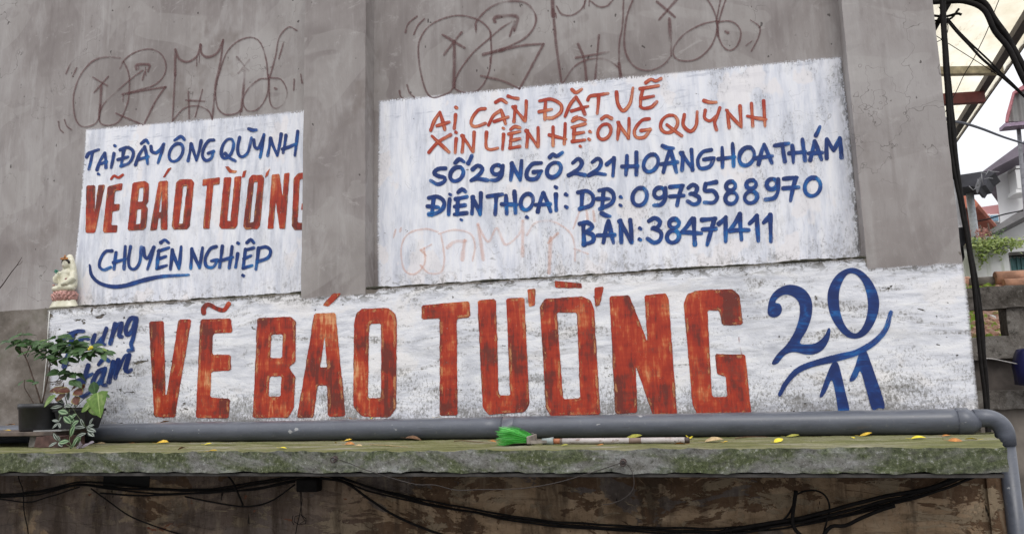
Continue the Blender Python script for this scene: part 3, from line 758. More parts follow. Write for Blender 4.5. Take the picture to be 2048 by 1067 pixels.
letter(panelL, 'A', [[[(1300,362),(1322,336),(1386,330),(1402,350),(1396,420),(1370,420),(1368,366),(1332,369),(1320,600),(1356,602),(1360,535),(1340,532),(1342,496),(1392,494),(1384,622),(1368,637),(1303,638),(1289,616)]]], y1, S)

# ---- the band below
YB = -.0065
band = sheet('whitewash_panel', [(93, 619), (94, 700), (97, 780), (100, 866)], [(1927, 504), (1938, 610), (1948, 720), (1960, 838)], -.0042, M['white_band'], WALL, 240, 20,
    lambda x: 8 + 3 * mnoise.noise(V2(x)) if 600 < x < 752 else (20 + 5 * mnoise.noise(V2(x)) if x > 1734 else 0))
band['label'] = 'long weathered whitewash band with large red block letters'
def L2(z, *polys, extra=None): return letter(band, z, polys, YB, 1.25, extra)
L2('G', [[(715,285),(818,278),(829,785),(838,785),(920,270),(1008,267),(893,942),(752,940)]])
L2('G', [[(1070,268),(1280,262),(1290,360),(1155,365),(1150,512),(1278,512),(1278,622),(1145,625),(1138,805),(1275,815),(1262,948),(1038,945)]], extra=('@G 1092,224 1092,192 1124,166 1180,194 1232,204 1264,162', 9))
L2('H', [[(120,258),(350,250),(385,285),(382,560),(335,598),(380,660),(370,880),(330,945),(88,946)],[(215,372),(295,370),(290,535),(208,535)],[(203,660),(287,658),(278,800),(197,802)]])
L2('H', [[(512,228),(658,222),(725,935),(605,938),(600,722),(535,725),(505,945),(392,946)],[(582,385),(600,598),(551,600)]], [[(568,172),(640,92),(698,88),(610,182)]])
L2('H', [[(785,300),(800,230),(840,195),(1020,190),(1070,230),(1080,290),(1075,880),(1030,942),(840,937),(780,870)],[(890,300),(972,295),(972,810),(880,810)]])
L2('I', [[(78,242),(410,212),(413,325),(322,330),(328,998),(205,1000),(205,330),(82,338)]])
L2('I', [[(465,208),(575,196),(592,212),(610,860),(690,862),(662,195),(788,188),(822,920),(790,975),(540,992),(500,940)]], [[(808,130),(862,126),(860,240),(820,250)]])
L2('I', [[(895,250),(930,195),(1190,180),(1245,210),(1268,270),(1310,990),(970,1002),(935,940)],[(1010,290),(1150,290),(1172,880),(1055,885)]], [[(995,72),(1180,90),(1185,122),(1000,122)]], [[(1268,120),(1335,112),(1305,240),(1275,248)]])
L2('J', [[(133,180),(268,170),(395,490),(375,170),(522,160),(542,200),(600,1000),(435,1002),(315,655),(325,980),(175,987)]])
L2('J', [[(645,230),(670,165),(730,140),(980,128),(1030,175),(1052,375),(910,378),(890,275),(808,275),(840,870),(945,870),(935,730),(875,715),(860,575),(1070,580),(1110,985),(740,997),(705,920)]])
mb = MB()
strokes(mb, "@G 875,938 876,962 876,988/1040,944 1041,970 1040,990/@I 86,338 90,352 95,374/1278,246 1284,258 1290,272/@J 376,866 378,920 382,962/1024,462 1034,530 1050,592/@I 812,900 815,940", 1.8, YB - .0004, .3)
mb.build('paint_drip', M['rim'], band, fix=False)
mb = MB()
strokes(mb, """@G w1.1 100,432 150,384 214,352 262,350/w1.35 188,368 168,480 132,592/w.9 224,462 240,410/232,440 262,398 296,404/w1.1 342,378 326,428 350,446 392,398/422,332 394,424 408,440
/w1.15 482,302 468,360 450,432/w.8 464,384 504,300 526,296/w1.1 528,298 510,380 526,388/w1.15 626,262 588,264 556,330 566,376 600,342 622,276/w1.1 630,272 608,390 592,440 606,478 576,482
/@N w1.2 672,344 648,420 612,548 632,580 690,540/w1.0 566,470 634,442 700,408/w1.2 790,372 742,398 706,474 718,502 760,468 794,382/802,366 776,480 804,494/w.95 752,334 794,290 828,308
/w1.25 862,318 846,392 830,466/w.85 846,420 896,306/w1.25 900,304 886,380 878,434/w.85 890,400 948,276 976,262/w1.2 984,266 956,366 972,390 994,380""", 8.4, YB - .0008)
mb.build('painted_lettering', M['blue2'], band, fix=False)
mb = MB()
def fillpoly(mb, z, outer, holes=(), y=0):
    z = ZO[z]; cv = lambda L: [(z[0] + x / z[2], z[1] + yy / z[2]) for x, yy in L]
    loops = [catmull(cv(outer), 2.5, True)] + [catmull(cv(h), 2.5, True) for h in holes]
    base = len(mb.v); fl = [p for l in loops for p in l]
    for p in fl: mb.v.append(tuple(P(p.x, p.y, y)))
    for t in tessellate_polygon([[Vector((p.x, p.y, 0)) for p in l] for l in loops]): mb.face([base + i for i in t], [(fl[i].y * 1.5, .35 + .3 * ((fl[i].x * .05) % 1)) for i in t], False, [.62] * 3)
fillpoly(mb, 'K', [(168,375),(180,300),(215,248),(280,213),(345,215),(400,245),(436,305),(438,390),(410,480),(366,562),(420,572),(470,560),(515,520),(538,474),(552,486),(540,550),(505,605),(455,632),(400,634),(330,620),(275,638),(228,690),(194,690),(225,635),(285,572),(335,490),(362,400),(360,325),(325,283),(275,270),(232,292),(216,318),(242,326),(256,355),(246,390),(215,408),(182,402)], (), YB)
mb.build('painted_letter', M['blue2'], band, fix=False)
mb = MB()
fillpoly(mb, 'K', [(668,108),(735,122),(800,185),(842,275),(846,360),(815,450),(765,515),(705,538),(645,522),(590,465),(548,385),(533,290),(548,215),(595,145)],
         [[(672,141),(640,165),(610,230),(603,300),(615,390),(650,470),(702,506),(745,470),(775,390),(778,300),(755,210),(715,155)]], YB)
mb.build('painted_letter', M['blue2'], band, fix=False)
mb = MB(); kz = lambda *p: [(1480 + x / 3.048, 500 + y / 3.048) for x, y in p]
ribbon(mb, kz((246, 872), (282, 806), (352, 732), (450, 690), (600, 652), (720, 618), (822, 556), (888, 480), (918, 384)), 12.5, YB - .0005, wf=lambda t: .72 + .45 * math.sin(math.pi * min(1, t * 1.0)))
mb.build('painted_stroke', M['blue'], band, fix=False)
for po in ([(485,888),(525,770),(560,690),(585,678),(605,706),(640,850),(666,985),(606,992),(585,890),(560,792),(530,850),(503,890)], [(667,790),(700,710),(722,640),(745,600),(768,610),(800,690),(882,940),(845,960),(805,966),(770,850),(735,738),(715,770),(690,796)]):
    mb = MB(); fillpoly(mb, 'K', po, (), YB - .0010); mb.build('painted_letter', M['blue2'], band, fix=False)

# ---- spray graffiti on the recessed plaster
gl = """@L 376,340 352,392/408,364 388,406/312,650 318,686 336,706/345,640 356,672 380,692/1570,425 1567,480/1605,398 1612,442
/640,310 560,305 490,330 430,400 396,490 392,570 406,640 440,676 500,664 526,628 534,560/w1.7 540,460 536,540 528,620/w1.2 498,414 572,457/w1.2 576,410 504,492
/640,366 664,320 720,280 800,262 860,290 886,350 870,410 820,455 740,480 654,502/w1.4 654,504 760,484 882,464/w1.3 880,466 830,540 766,668/w1.2 766,668 700,640 620,605
/660,330 686,390 690,470 680,550 640,640 590,668 540,660 530,620 550,560 620,490 700,420 760,376/w1.8 726,366 732,346 796,346 790,376/w1.2 760,424 772,384
/w1.6 935,265 934,400/w1.1 934,390 925,560 920,645/w1.5 936,268 956,314 1000,330 1050,300 1070,240/w1.5 1070,240 1076,286 1110,305 1160,280 1190,215/w1.3 1190,215 1176,330 1150,450 1140,560 1132,636/922,642 980,580 1050,565 1110,590 1132,632
/1005,490 1010,632/1080,480 1042,622/w1.3 994,535 1088,540/1430,420 1420,320 1390,230 1340,200 1270,220 1210,280 1170,390 1150,480 1160,570 1200,610 1260,605 1288,580/w1.7 1306,370 1300,460 1288,590/w1.2 1264,305 1326,377/w1.2 1330,320 1272,390
/1430,420 1380,425 1320,480 1296,540 1320,590 1370,585 1410,540 1430,480 1432,400/1435,420 1440,540 1470,578 1515,550 1532,490 1500,425 1440,414/1440,410 1470,300 1490,200 1540,145 1582,162/1512,230 1488,312/.1470,472,9
/w.6 1050,300 1049,352/w.6 1064,290 1062,335/w.6 658,505 656,542/w.6 740,355 738,372/w.6 776,360 778,402/w.6 1282,590 1281,612"""
o = lettering('graffiti', gl, 4.1, M['spray'], WALL, REC - .003, .2); o['label'] = 'brown sprayed graffiti above the left panel'
gr = """@C 692,98 642,140 625,192/735,114 700,150 675,202/590,540 596,570 616,592/635,505 650,550 684,582
/1130,236 1124,180 1060,120 950,92 850,110 760,160 706,250 706,370 730,490 760,560 800,578 880,550 912,514/w1.9 913,250 915,330 912,510/w1.5 848,208 972,282/w1.4 956,194 855,322
/w1.2 1042,172 1046,128 1120,50 1220,10 1330,15 1392,80 1392,150 1340,220 1250,270 1130,312/w1.9 1090,322 1200,296/w1.4 1190,298 1320,270 1442,260/w1.3 1442,264 1370,400 1302,525/w1.2 1300,525 1200,480 1074,450
/1128,190 1134,330 1112,450 1060,530 990,550 925,530 916,496 940,430 1020,320 1120,230 1190,170 1252,130/w1.9 1154,126 1160,102 1284,98 1272,176/w1.2 1272,130 1244,212
/@D w2.4 14,-10 18,90/w1.5 18,60 36,260 72,515/40,40 70,84 130,90 190,50 214,-10/236,4 290,40 340,34 378,-8/436,-10 430,150 412,250 408,380/w1.8 410,380 422,480/72,500 140,400 220,355 320,350 400,395 420,440
/w1.5 168,264 202,352 216,472/w1.2 290,210 268,466/w1.3 154,342 344,310/494,-8 455,100 440,250 460,340 510,400 590,418 670,385 718,330/w1.9 708,116 714,240/718,230 718,330/w1.5 636,12 737,98/w1.4 756,-8 648,114
/985,125 900,145 800,200 735,280 740,340 800,362 880,345 950,280 985,200 990,130 965,50 928,-10/990,130 1000,220 1030,280 1070,298 1110,270 1132,200 1110,150 1060,125 1000,130/w1.5 992,130 994,208/.1048,190,14/1000,130 1020,60 1044,-10/985,130 1012,-10
/w.8 1190,120 1242,160 1236,220 1194,302/w.6 1162,270 1196,244/w.6 205,10 203,50/w.6 232,4 231,36/w.7 34,80 38,106
/@C w.7 1044,150 1043,190/w.6 1268,170 1270,182/w.6 1126,340 1127,372"""
o = lettering('graffiti', gr, 4.7, M['spray'], WALL, REC - .003, .2); o['label'] = 'brown sprayed graffiti above the right panel'
gg = """@E 152,650 140,692/178,660 184,640/400,662 330,645 232,670 186,750 200,880 262,912 322,852 322,760/302,770 330,800/300,770 362,738/420,680 434,750 440,832 420,900 350,906 300,860/410,672 500,650 592,672 622,740 608,832/w1.9 462,752 500,722 562,716/w2 560,718 546,822
/w1.8 640,620 656,720 670,822/w1.3 640,622 700,720 752,640 802,736 880,680 904,602/w1.8 906,600 904,800/930,680 980,610 1080,600 1180,660 1212,740 1215,832/w2 1070,702 1062,900/w1.4 1058,724 1112,672/1206,640 1242,540/1214,762 1292,792/w1.4 1284,540 1291,594/w1.4 1324,540 1331,596"""
o = lettering('graffiti', gg, 5, M['ghost'], panelR, REC - .0055, .25); o['label'] = 'faded orange graffiti showing through the whitewash'

# ------------------------------------------------------------------ ledge, lower wall
XLE = P(2013, 905, LY).x; XSK = P(1985, 872, 0).x - XLE
mb = rough_box((XL, LY, ZL - .092), (XLE, -.001, ZL), 340, 16, 5, .0085, 11, 3)
mb.v = [(x + (XSK * (y - LY) / -LY if x > XLE - .05 else 0), y, z) for x, y, z in mb.v]
LEDGE = mb.build('concrete_ledge', [M['ledge_front'], M['ledge_top']])
tag(LEDGE, 'long mossy concrete ledge jutting out below the painted wall', 'ledge')
MB().box((XL + .01, LY + .010, ZL - .111), (XLE - .012, -.02, ZL - .096)).build('drip_edge', M['lip'], LEDGE, .003)
YW = -.05
XW = P(2010, 960, YW).x
mb = rough_box((XL, YW, -.02), (XW, .115, ZL - .115), 160, 2, 30, .012, 3.5, 9)
LOW = mb.build('lower_wall', M['brown']); tag(LOW, 'dark peeling brown plaster wall under the concrete ledge', 'wall')
o = MB().box(tuple(P(206, 972, YW - .005)), tuple(P(300, 940, YW - .001))).build('wall_opening', M['dark'], LOW)
mb = rough_box((P(1974, 1000, YW).x, YW - .02, 0), (XW + .004, YW + .01, ZL - .116), 3, 1, 30, .005, 6, 4)
mb.build('corner_strip', M['brown'], LOW)

# ------------------------------------------------------------------ drain pipe
ZP = ZL + PIPE_R + .0025
pipe = empty('drain_pipe', (P(1000, 860, PIPE_Y).x, PIPE_Y, ZP))
tag(pipe, 'long grey plastic drain pipe lying on the ledge and elbowing down at its right end', 'pipe')
xa, xb, xc = XL + .2, P(1919, 850, PIPE_Y - .05).x, P(1946, 850, PIPE_Y - .05).x
xj = P(1003, 860, PIPE_Y - .05).x
sag = lambda x0, x1, n=40: [(x0 + (x1 - x0) * i / n, PIPE_Y + .006 * mnoise.noise(Vector((i * .17 + x0, 2, 0))) * min(1, i / 4, (n - i) / 4), ZP + .004 * mnoise.noise(Vector((i * .13 + x0, 7, 0))) * min(1, i / 4, (n - i) / 4)) for i in range(n + 1)]
MB().tube(sag(xa, xj - .001), PIPE_R, 40).build('pipe_length', M['pvc'], pipe)
MB().tube([(xj, PIPE_Y, ZP), (xj + .002, PIPE_Y, ZP), (xj + .06, PIPE_Y, ZP)] , [PIPE_R + .0022] * 3, 40).build('socket', M['pvc'], pipe, .002)
MB().tube(sag(xj + .04, xb + .02), PIPE_R + .0015, 40).build('pipe_length', M['pvc'], pipe)
MB().tube([(xb, PIPE_Y, ZP), (xb + .003, PIPE_Y, ZP), (xc, PIPE_Y, ZP), (xc + .018, PIPE_Y, ZP + .006), (xc + .03, PIPE_Y, ZP + .012)], [PIPE_R + .001, PIPE_R + .0055, PIPE_R + .0055, .048, .040], 40).build('reducer', M['pvc'], pipe)
xd = P(2021, 960, PIPE_Y).x; zc = ZP + .012; re = .072; r2 = .036
arc = [(xd - re + re * math.sin(R(a)), PIPE_Y, zc - re + re * math.cos(R(a))) for a in range(0, 91, 6)]
MB().tube([(xc + .01, PIPE_Y, zc)] + [(xd - re - .045, PIPE_Y, zc)], r2 - .002, 32).build('short_pipe', M['pvc'], pipe)
MB().tube([(xd - re - .045, PIPE_Y, zc), (xd - re - .0445, PIPE_Y, zc)] + arc + [(xd, PIPE_Y, zc - re - .045), (xd, PIPE_Y, zc - re - .0455)], [r2] + [r2 + .0035] * (len(arc) + 2) + [r2], 32).build('elbow', M['pvc'], pipe)
MB().tube([(xd, PIPE_Y, zc - re - .03), (xd, PIPE_Y, .02)], r2 - .001, 32).build('down_pipe', M['pvc'], pipe)

# ------------------------------------------------------------------ broom lying on the ledge
def mat_sticker():
    t = NT('worn_white_label'); o = t.pos
    x, y, z = t.sep(o)
    blk = t.step(t.noise(o, (75, 40, 110), 3, .7), .60, .64); zone = t.step(t.math('SINE', t.math('MULTIPLY', x, 23.0)), .1, .5)
    c = t.ramp(t.noise(o, (20, 30, 30), 4), (.3, (.36, .32, .305)), (.7, (.55, .505, .495)))
    c = t.mix(t.mul(blk, zone, .85), c, (.05, .045, .045))
    c = t.mix(t.step(t.noise(o, (22, 60, 60), 4, .7, (4, 4, 4)), .60, .66), c, (.22, .15, .12))
    return t.done(c, .5)
ybr = PZ(1200, 886, ZL).y
ba = Vector(PZ(1106, 888, ZL)); bb = Vector(PZ(1374, 886, ZL)); hr = .0122
ba.z = bb.z = ZL + hr + .002
broom = empty('broom', tuple(ba)); tag(broom, 'short broom with lime green bristles lying on the ledge in front of the pipe', 'broom')
ax = (bb - ba).normalized(); sd = Vector((-ax.y, ax.x, 0)); up = Vector((0, 0, 1))
ln = (bb - ba).length
MB().tube([ba, ba + ax * .035], hr * .96, 16).build('handle_neck', simple('orange_wood', (.36, .13, .06), .6), broom)
def seg(a, b, name, m, k=1.0): return MB().tube([ba + ax * a, ba + ax * b], hr * k, 16).build(name, m, broom)
STK = mat_sticker(); WOOD = simple('weathered_wood', (.20, .14, .115), .75, .35, 30)
seg(.034, ln, 'handle', WOOD); seg(.045, ln * .58, 'handle_wrap', STK, 1.05); seg(ln * .67, ln * .985, 'handle_wrap', STK, 1.05)
seg(ln * .985, ln + .012, 'handle_cap', M['iron'], 1.02)
FER = simple('grey_green_plastic', (.26, .30, .29), .45, .2, 25)
MB().tube([ba - ax * .05, ba - ax * .02, ba + ax * .002, ba + ax * .004], [.013, .015, .019, .016], 20).build('socket', FER, broom)
# yoke: two flat brackets running from socket to the brush head
hb = ba - ax * .105
mb = MB()
for s in (-1, 1):
    mb.prism([ba - ax * .025 + sd * s * .012 + up * .006, ba - ax * .025 + sd * s * .012 - up * .006, hb + sd * s * .055 - up * .008, hb + sd * s * .055 + up * .008], sd * s * .004)
mb.prism([hb + sd * .07 - up * .006 , hb - sd * .07 - up * .006, hb - sd * .072 + up * .026, hb + sd * .072 + up * .028], ax * .014)
mb.build('head_block', simple('dirty_plastic', (.25, .22, .19), .6, .35, 30), broom, .002)
def mat_bristle():
    t = NT('lime_bristle'); u, v, _ = t.sep(t.uv)
    c = t.ramp(t.math('FRACT', t.math('MULTIPLY', u, 13.7)), (0, (.022, .25, .02)), (.6, (.05, .43, .04)), (1, (.15, .60, .12)))
    return t.done(c, .4, spec=.5)
mb = MB(); rb = random.Random(5)
for i in range(850):
    s = rb.uniform(-1, 1); q = rb.uniform(0, 1)
    root = hb + sd * s * .066 + up * (-.002 + .026 * q)
    l = rb.uniform(.105, .155) * (1 - .12 * abs(s))
    tip = root - ax * l + sd * (s * .035 + rb.uniform(-.014, .014)) + up * ((q - .35) * .06 + rb.uniform(-.01, .012))
    tip.z = max(tip.z, ZL + .002); md = root.lerp(tip, .55) + up * .006; md.z = max(md.z, ZL + .002)
    w = .0011; d = Vector((rb.uniform(-1, 1), rb.uniform(-1, 1), rb.uniform(-1, 1))).normalized() * w
    b = len(mb.v); mb.v += [tuple(root - d), tuple(root + d), tuple(md + d), tuple(md - d), tuple(tip + d * .5), tuple(tip - d * .5)]
    c = rb.random(); uv = [(c, 0)] * 4
    mb.face([b, b+1, b+2, b+3], uv); mb.face([b+3, b+2, b+4, b+5], uv)
mb.build('bristles', mat_bristle(), broom, fix=False)

# ------------------------------------------------------------------ porcelain statue on the band
def cream():
    t = NT('glazed_cream'); n = t.noise(t.obj, (30, 30, 30), 4)
    return t.done(t.ramp(n, (.3, (.55, .52, .38)), (.7, (.70, .68, .55))), .3, spec=.5)
sb = P(111, 611, -.012)
sc0 = (P(138, 612, -.012) - P(84, 612, -.012)).length / .17   # unit: base .17 wide
SX, SY, SZ = sb.x, .055, ZM + .002
st = empty('statue', (SX, SY, SZ)); tag(st, 'small cream porcelain seated goddess statue on a pink lotus, standing on the band top', 'statue')
CRM = cream(); PINK = simple('pink_glaze', (.44, .235, .20), .3, .55, 55); HAIR = simple('black_glaze', (.02, .016, .015), .35); GOLD = simple('gold_glaze', (.42, .17, .04), .4, .5, 90); JADE = simple('jade_glaze', (.03, .18, .12), .4, .5, 60)
u = sc0
def S3(x, y, z): return (SX + x * u, SY + y * u, SZ + z * u)
mb = MB(); mb.lathe(S3(0, 0, 0), [(.082*u, 0), (.084*u, .006*u), (.078*u, .014*u), (.066*u, .036*u), (.063*u, .05*u)], 28, 1, .55); mb.build('pedestal', CRM, st)
mb = MB()
mb.lathe(S3(0, 0, .04), [(.05*u, 0), (.062*u, .02*u), (.058*u, .046*u), (.04*u, .05*u)], 24, 1, .58)
for row, (rr, zz, h, w, n, tl) in enumerate([(.060, .047, .032, .0165, 15, .5), (.063, .060, .030, .017, 15, .65), (.056, .073, .026, .016, 13, .3)]):
    for k in range(n):
        a = 2 * math.pi * (k + .5 * (row % 2)) / n
        c = S3(rr * math.cos(a), rr * .58 * math.sin(a), zz)
        rot = Matrix.Rotation(math.atan2(math.sin(a) * .58, math.cos(a)), 3, 'Z') @ Matrix.Rotation(tl, 3, 'Y')
        mb.ball(c, (.0075 * u, w * u, h * .62 * u), 8, 6, rot)
lot = mb.build('lotus_base', PINK, st)
mb = MB()
mb.ball(S3(0, 0, .105), (.062*u, .036*u, .026*u)); mb.ball(S3(-.036, -.012, .102), (.032*u, .026*u, .02*u)); mb.ball(S3(.036, -.010, .104), (.03*u, .026*u, .021*u))
mb.ball(S3(.004, .002, .15), (.036*u, .025*u, .05*u)); mb.ball(S3(.006, .004, .185), (.043*u, .024*u, .026*u))
mb.tube([S3(.004, .010, .19), S3(.002, .009, .15), S3(0, .008, .105)], [.028*u, .036*u, .046*u], 16)
mb.tube([S3(.022, .008, .255), S3(.034, .008, .215), S3(.044, .006, .17), S3(.05, .004, .11)], [.014*u, .017*u, .018*u, .018*u], 10)
mb.tube([S3(-.03, -.004, .19), S3(-.046, -.016, .155), S3(-.03, -.03, .14), S3(-.026, -.034, .165), S3(-.027, -.034, .178)], [.014*u, .018*u, .015*u, .009*u, .007*u], 10)
mb.tube([S3(.044, 0, .188), S3(.056, -.012, .15), S3(.036, -.03, .128), S3(.008, -.034, .122)], [.015*u, .019*u, .016*u, .009*u], 10)
mb.tube([S3(.006, .0, .195), S3(.005, -.004, .218)], [.013*u, .012*u], 10)
mb.ball(S3(.004, -.008, .231), (.0205*u, .019*u, .026*u))
mb.ball(S3(.008, .010, .240), (.0285*u, .017*u, .047*u)); mb.ball(S3(.03, .004, .222), (.010*u, .012*u, .034*u)); mb.ball(S3(-.019, .006, .222), (.008*u, .010*u, .03*u)); mb.ball(S3(.026, .008, .2), (.016*u, .014*u, .05*u)); mb.ball(S3(-.014, .01, .2), (.013*u, .012*u, .045*u))
mb.ball(S3(.004, -.025, .229), (.003*u, .004*u, .006*u), 8, 6)
bo = mb.build('body', CRM, st)
m = bo.modifiers.new('remesh', 'REMESH'); m.mode = 'VOXEL'; m.voxel_size = .0026 * u; m.use_smooth_shade = True
m = bo.modifiers.new('smooth', 'SMOOTH'); m.factor = .5; m.iterations = 3
SYK = SY; SY = SY - .0052 * u
mb = MB()
for s in (-1, 1):
    mb.tube([S3(.005 + s * .004, -.0233, .236), S3(.005 + s * .0075, -.024, .2345), S3(.005 + s * .0115, -.0225, .236)], .0009 * u, 6)
    mb.tube([S3(.005 + s * .003, -.0225, .2415), S3(.005 + s * .008, -.0228, .2435), S3(.005 + s * .0125, -.021, .2415)], .0008 * u, 6)
mb.build('eyes', HAIR, st)
MB().tube([S3(.001, -.0225, .2195), S3(.0045, -.0235, .219), S3(.008, -.0225, .2195)], .0014 * u, 6).build('mouth', PINK, st)
SY = SYK - .003 * u
mb = MB(); mb.tube([S3(.005 + .0195 * math.cos(R(a)), -.006 - .008 * math.sin(R(a)), .238 + .0175 * math.sin(R(a))) for a in range(-10, 191, 15)], .0062 * u, 8); mb.build('hair', HAIR, st)
mb = MB()
for k in range(7):
    a = R(20 + k * 140 / 6); c = S3(.005 + .022 * math.cos(a), -.020, .257 + .004 * math.sin(a)); mb.ball(c, (.0032*u, .003*u, (.0055 + .003 * (k == 3)) * u), 8, 6)
mb.tube([S3(-.016, -.019, .256), S3(-.006, -.025, .254), S3(.005, -.027, .2535), S3(.016, -.025, .254), S3(.026, -.019, .256)], .0022 * u, 6); mb.ball(S3(.005, -.015, .270), (.0055*u, .004*u, .009*u), 10, 8); mb.build('crown', GOLD, st); SY = SYK
mb = MB(); mb.tube([S3(-.027, -.036, .165), S3(-.026, -.038, .195)], .003 * u, 6)
for k in range(5): mb.ball(S3(-.027 + .008 * math.cos(k * 1.3), -.036 + .004 * math.sin(k * 1.3), .190 + .004 * (k % 3)), (.006*u, .004*u, .004*u), 8, 6)
mb.build('willow_sprig', JADE, st)
mb = MB(); mb.ball(S3(.036, -.034, .148), (.009*u, .005*u, .006*u), 8, 6); mb.build('robe_flower', PINK, st)
MB().ball(S3(-.044, -.03, .12), (.008*u, .005*u, .005*u), 8, 6).build('robe_flower', PINK, st)

# ------------------------------------------------------------------ board, block, pots and plants
BY = -.40                                                  # front of the board
zb = P(80, 863, BY).z                                      # board top
brd = MB().box((XL + .3, BY, zb - .022), (P(105, 866, BY).x, BY + .30, zb)).build('wooden_board', simple('wet_grey_wood', (.115, .088, .072), .8, .5, 16, bump=.4), None, .004)
tag(brd, 'weathered flat board carrying the two plant pots at the left end of the ledge', 'board')
mt = MB().box((P(60, 866, BY).x, BY + .02, zb + .001), (P(160, 860, -.25).x, BY + .25, zb + .0065)).build('metal_sheet', simple('dull_zinc', (.30, .30, .29), .5, .3, 20), None, .001)
tag(mt, 'thin grey sheet lying on the board under the square pot', 'sheet')
bl = rough_box((P(55, 890, BY + .02).x, BY + .03, ZL), (P(74, 890, BY).x, BY + .2, zb - .023), 4, 6, 4, .004, 20).build('concrete_block', simple('grey_rubble', (.13, .12, .11), .9, .5, 25, bump=.5))
tag(bl, 'small grey rubble block propping up the left part of the board', 'block')
bl2 = rough_box((P(74.5, 890, BY).x, BY - .015, ZL + .001), (P(124, 890, BY).x, BY + .16, zb - .023), 6, 6, 4, .006, 16, 5).build('brick', simple('dark_red_brick', (.075, .04, .034), .9, .5, 22, bump=.5))
tag(bl2, 'dark red brick propping up the board beside the trailing striped plant', 'brick')
BLK = simple('black_plastic', (.014, .014, .016), .42, .3, 30)
SOIL = simple('dark_soil', (.03, .022, .016), .95, .6, 80)
def leafmat(name, base, mid, edge=None, stripe=None):
    t = NT(name); u, v, _ = t.sep(t.uv)
    n = t.noise(t.pos, (70, 70, 70), 4, .6); r = t.noise(t.pos, (14, 14, 14), 2)
    c = t.mix(t.step(n, .35, .65), tuple(q * .7 for q in base), base)
    c = t.mix(t.mul(t.step(r, .45, .65), .6), c, mid)
    e = t.math('ABSOLUTE', t.math('SUBTRACT', v, .5))
    if stripe: c = t.mix(t.mul(t.step(e, .10, .16), t.step(e, .36, .29), .92), c, stripe)
    c = t.mix(t.mul(t.step(e, .05, .0), .5), c, tuple(min(1, q * 1.7) for q in mid))
    if edge: c = t.mix(t.step(t.math('ADD', e, t.mul(t.math('SUBTRACT', n, .5), .25)), .36, .44), c, edge)
    m = t.done(c, .42, spec=.4)
    tr = t.n.new('ShaderNodeBsdfTranslucent'); t.set(tr.inputs[0], c); mx = t.n.new('ShaderNodeMixShader'); mx.inputs[0].default_value = .25
    t.l.new(t.b.outputs[0], mx.inputs[1]); t.l.new(tr.outputs[0], mx.inputs[2]); t.l.new(mx.outputs[0], t.out.inputs[0])
    return m
LG = leafmat('dark_green_leaf', (.05, .11, .036), (.10, .18, .062))
LY2 = leafmat('young_green_leaf', (.13, .22, .045), (.24, .33, .08))
LC = leafmat('red_brown_leaf', (.115, .035, .022), (.16, .055, .03), (.24, .20, .06))
LV = leafmat('pale_veined_leaf', (.15, .27, .05), (.40, .48, .20), (.12, .22, .04))
LZ = leafmat('striped_leaf', (.035, .055, .035), (.05, .07, .045), None, (.42, .46, .42))
LZ2 = leafmat('striped_green_leaf', (.03, .09, .03), (.045, .12, .04), (.03, .05, .02), (.30, .42, .24))
STEM = simple('brown_stem', (.085, .055, .04), .8, .4, 60); GSTEM = simple('green_stem', (.08, .11, .04), .6)
LSC = [1.0, 1.0]
def leaf(mb, base, d, nrm, L, W, droop=.25, fold=.15, shape='ellipse', nl=7):
    L *= LSC[0]; W *= LSC[1]
    d = Vector(d).normalized(); nrm = Vector(nrm); nrm = (nrm - d * nrm.dot(d)).normalized(); s = d.cross(nrm)
    base = Vector(base); rows = []
    for i in range(nl + 1):
        t = i / nl
        if shape == 'ellipse': w = math.sin(math.pi * min(1, t * .98 + .02)) ** .8
        elif shape == 'heart': w = (1 - t) ** .75 * min(1, t * 6 + .35) * 1.15
        else: w = math.sin(math.pi * t ** .75) ** .9
        w *= W * .5 * (1 + .05 * math.sin(t * 17))
        c = base + d * L * t * (1 - .12 * droop * t) - nrm * droop * L * t * t
        rows.append((c, w, t))
    b = len(mb.v)
    for c, w, t in rows:
        for j in (-1, -.5, 0, .5, 1): mb.v.append(tuple(c + s * w * j + nrm * fold * w * abs(j)))
    for i in range(nl):
        for j in range(4):
            a = b + i * 5 + j; v0, v1 = j / 4, (j + 1) / 4
            mb.face([a, a+1, a+6, a+5], [(i/nl, v0), (i/nl, v1), ((i+1)/nl, v1), ((i+1)/nl, v0)], True)
rp = random.Random(11)
SCALE_LEAF = 1.0
V3 = Vector
# --- first pot: round
p1 = P(81, 863, -.27); px1 = .5 * (P(49, 830, -.27).x + P(114, 830, -.27).x); rad = .5 * (P(114, 810, -.27).x - P(49, 810, -.27).x)
h1 = P(81, 806, -.27).z - zb
c1 = V3((px1, -.27, zb + .0005))
pot1 = empty('potted_plant', tuple(c1)); tag(pot1, 'taller shrub of dark green umbrella leaves growing in a round black pot', 'potted plant', 'potted plants on the ledge')
MB().lathe(c1, [(rad*.86, 0), (rad*.9, .01), (rad*.97, h1*.8), (rad*1.02, h1*.82), (rad*1.02, h1), (rad*.95, h1), (rad*.9, h1*.85), (rad*.5, h1*.86), (.001, h1*.87)], 36).build('pot', BLK, pot1)
MB().lathe(c1 + V3((0, 0, h1*.86)), [(rad*.9, 0), (rad*.85, .008), (rad*.4, .016), (.001, .018)], 24).build('soil', SOIL, pot1)
def W(px, py, y): return P(px, py, y)
mb = MB()
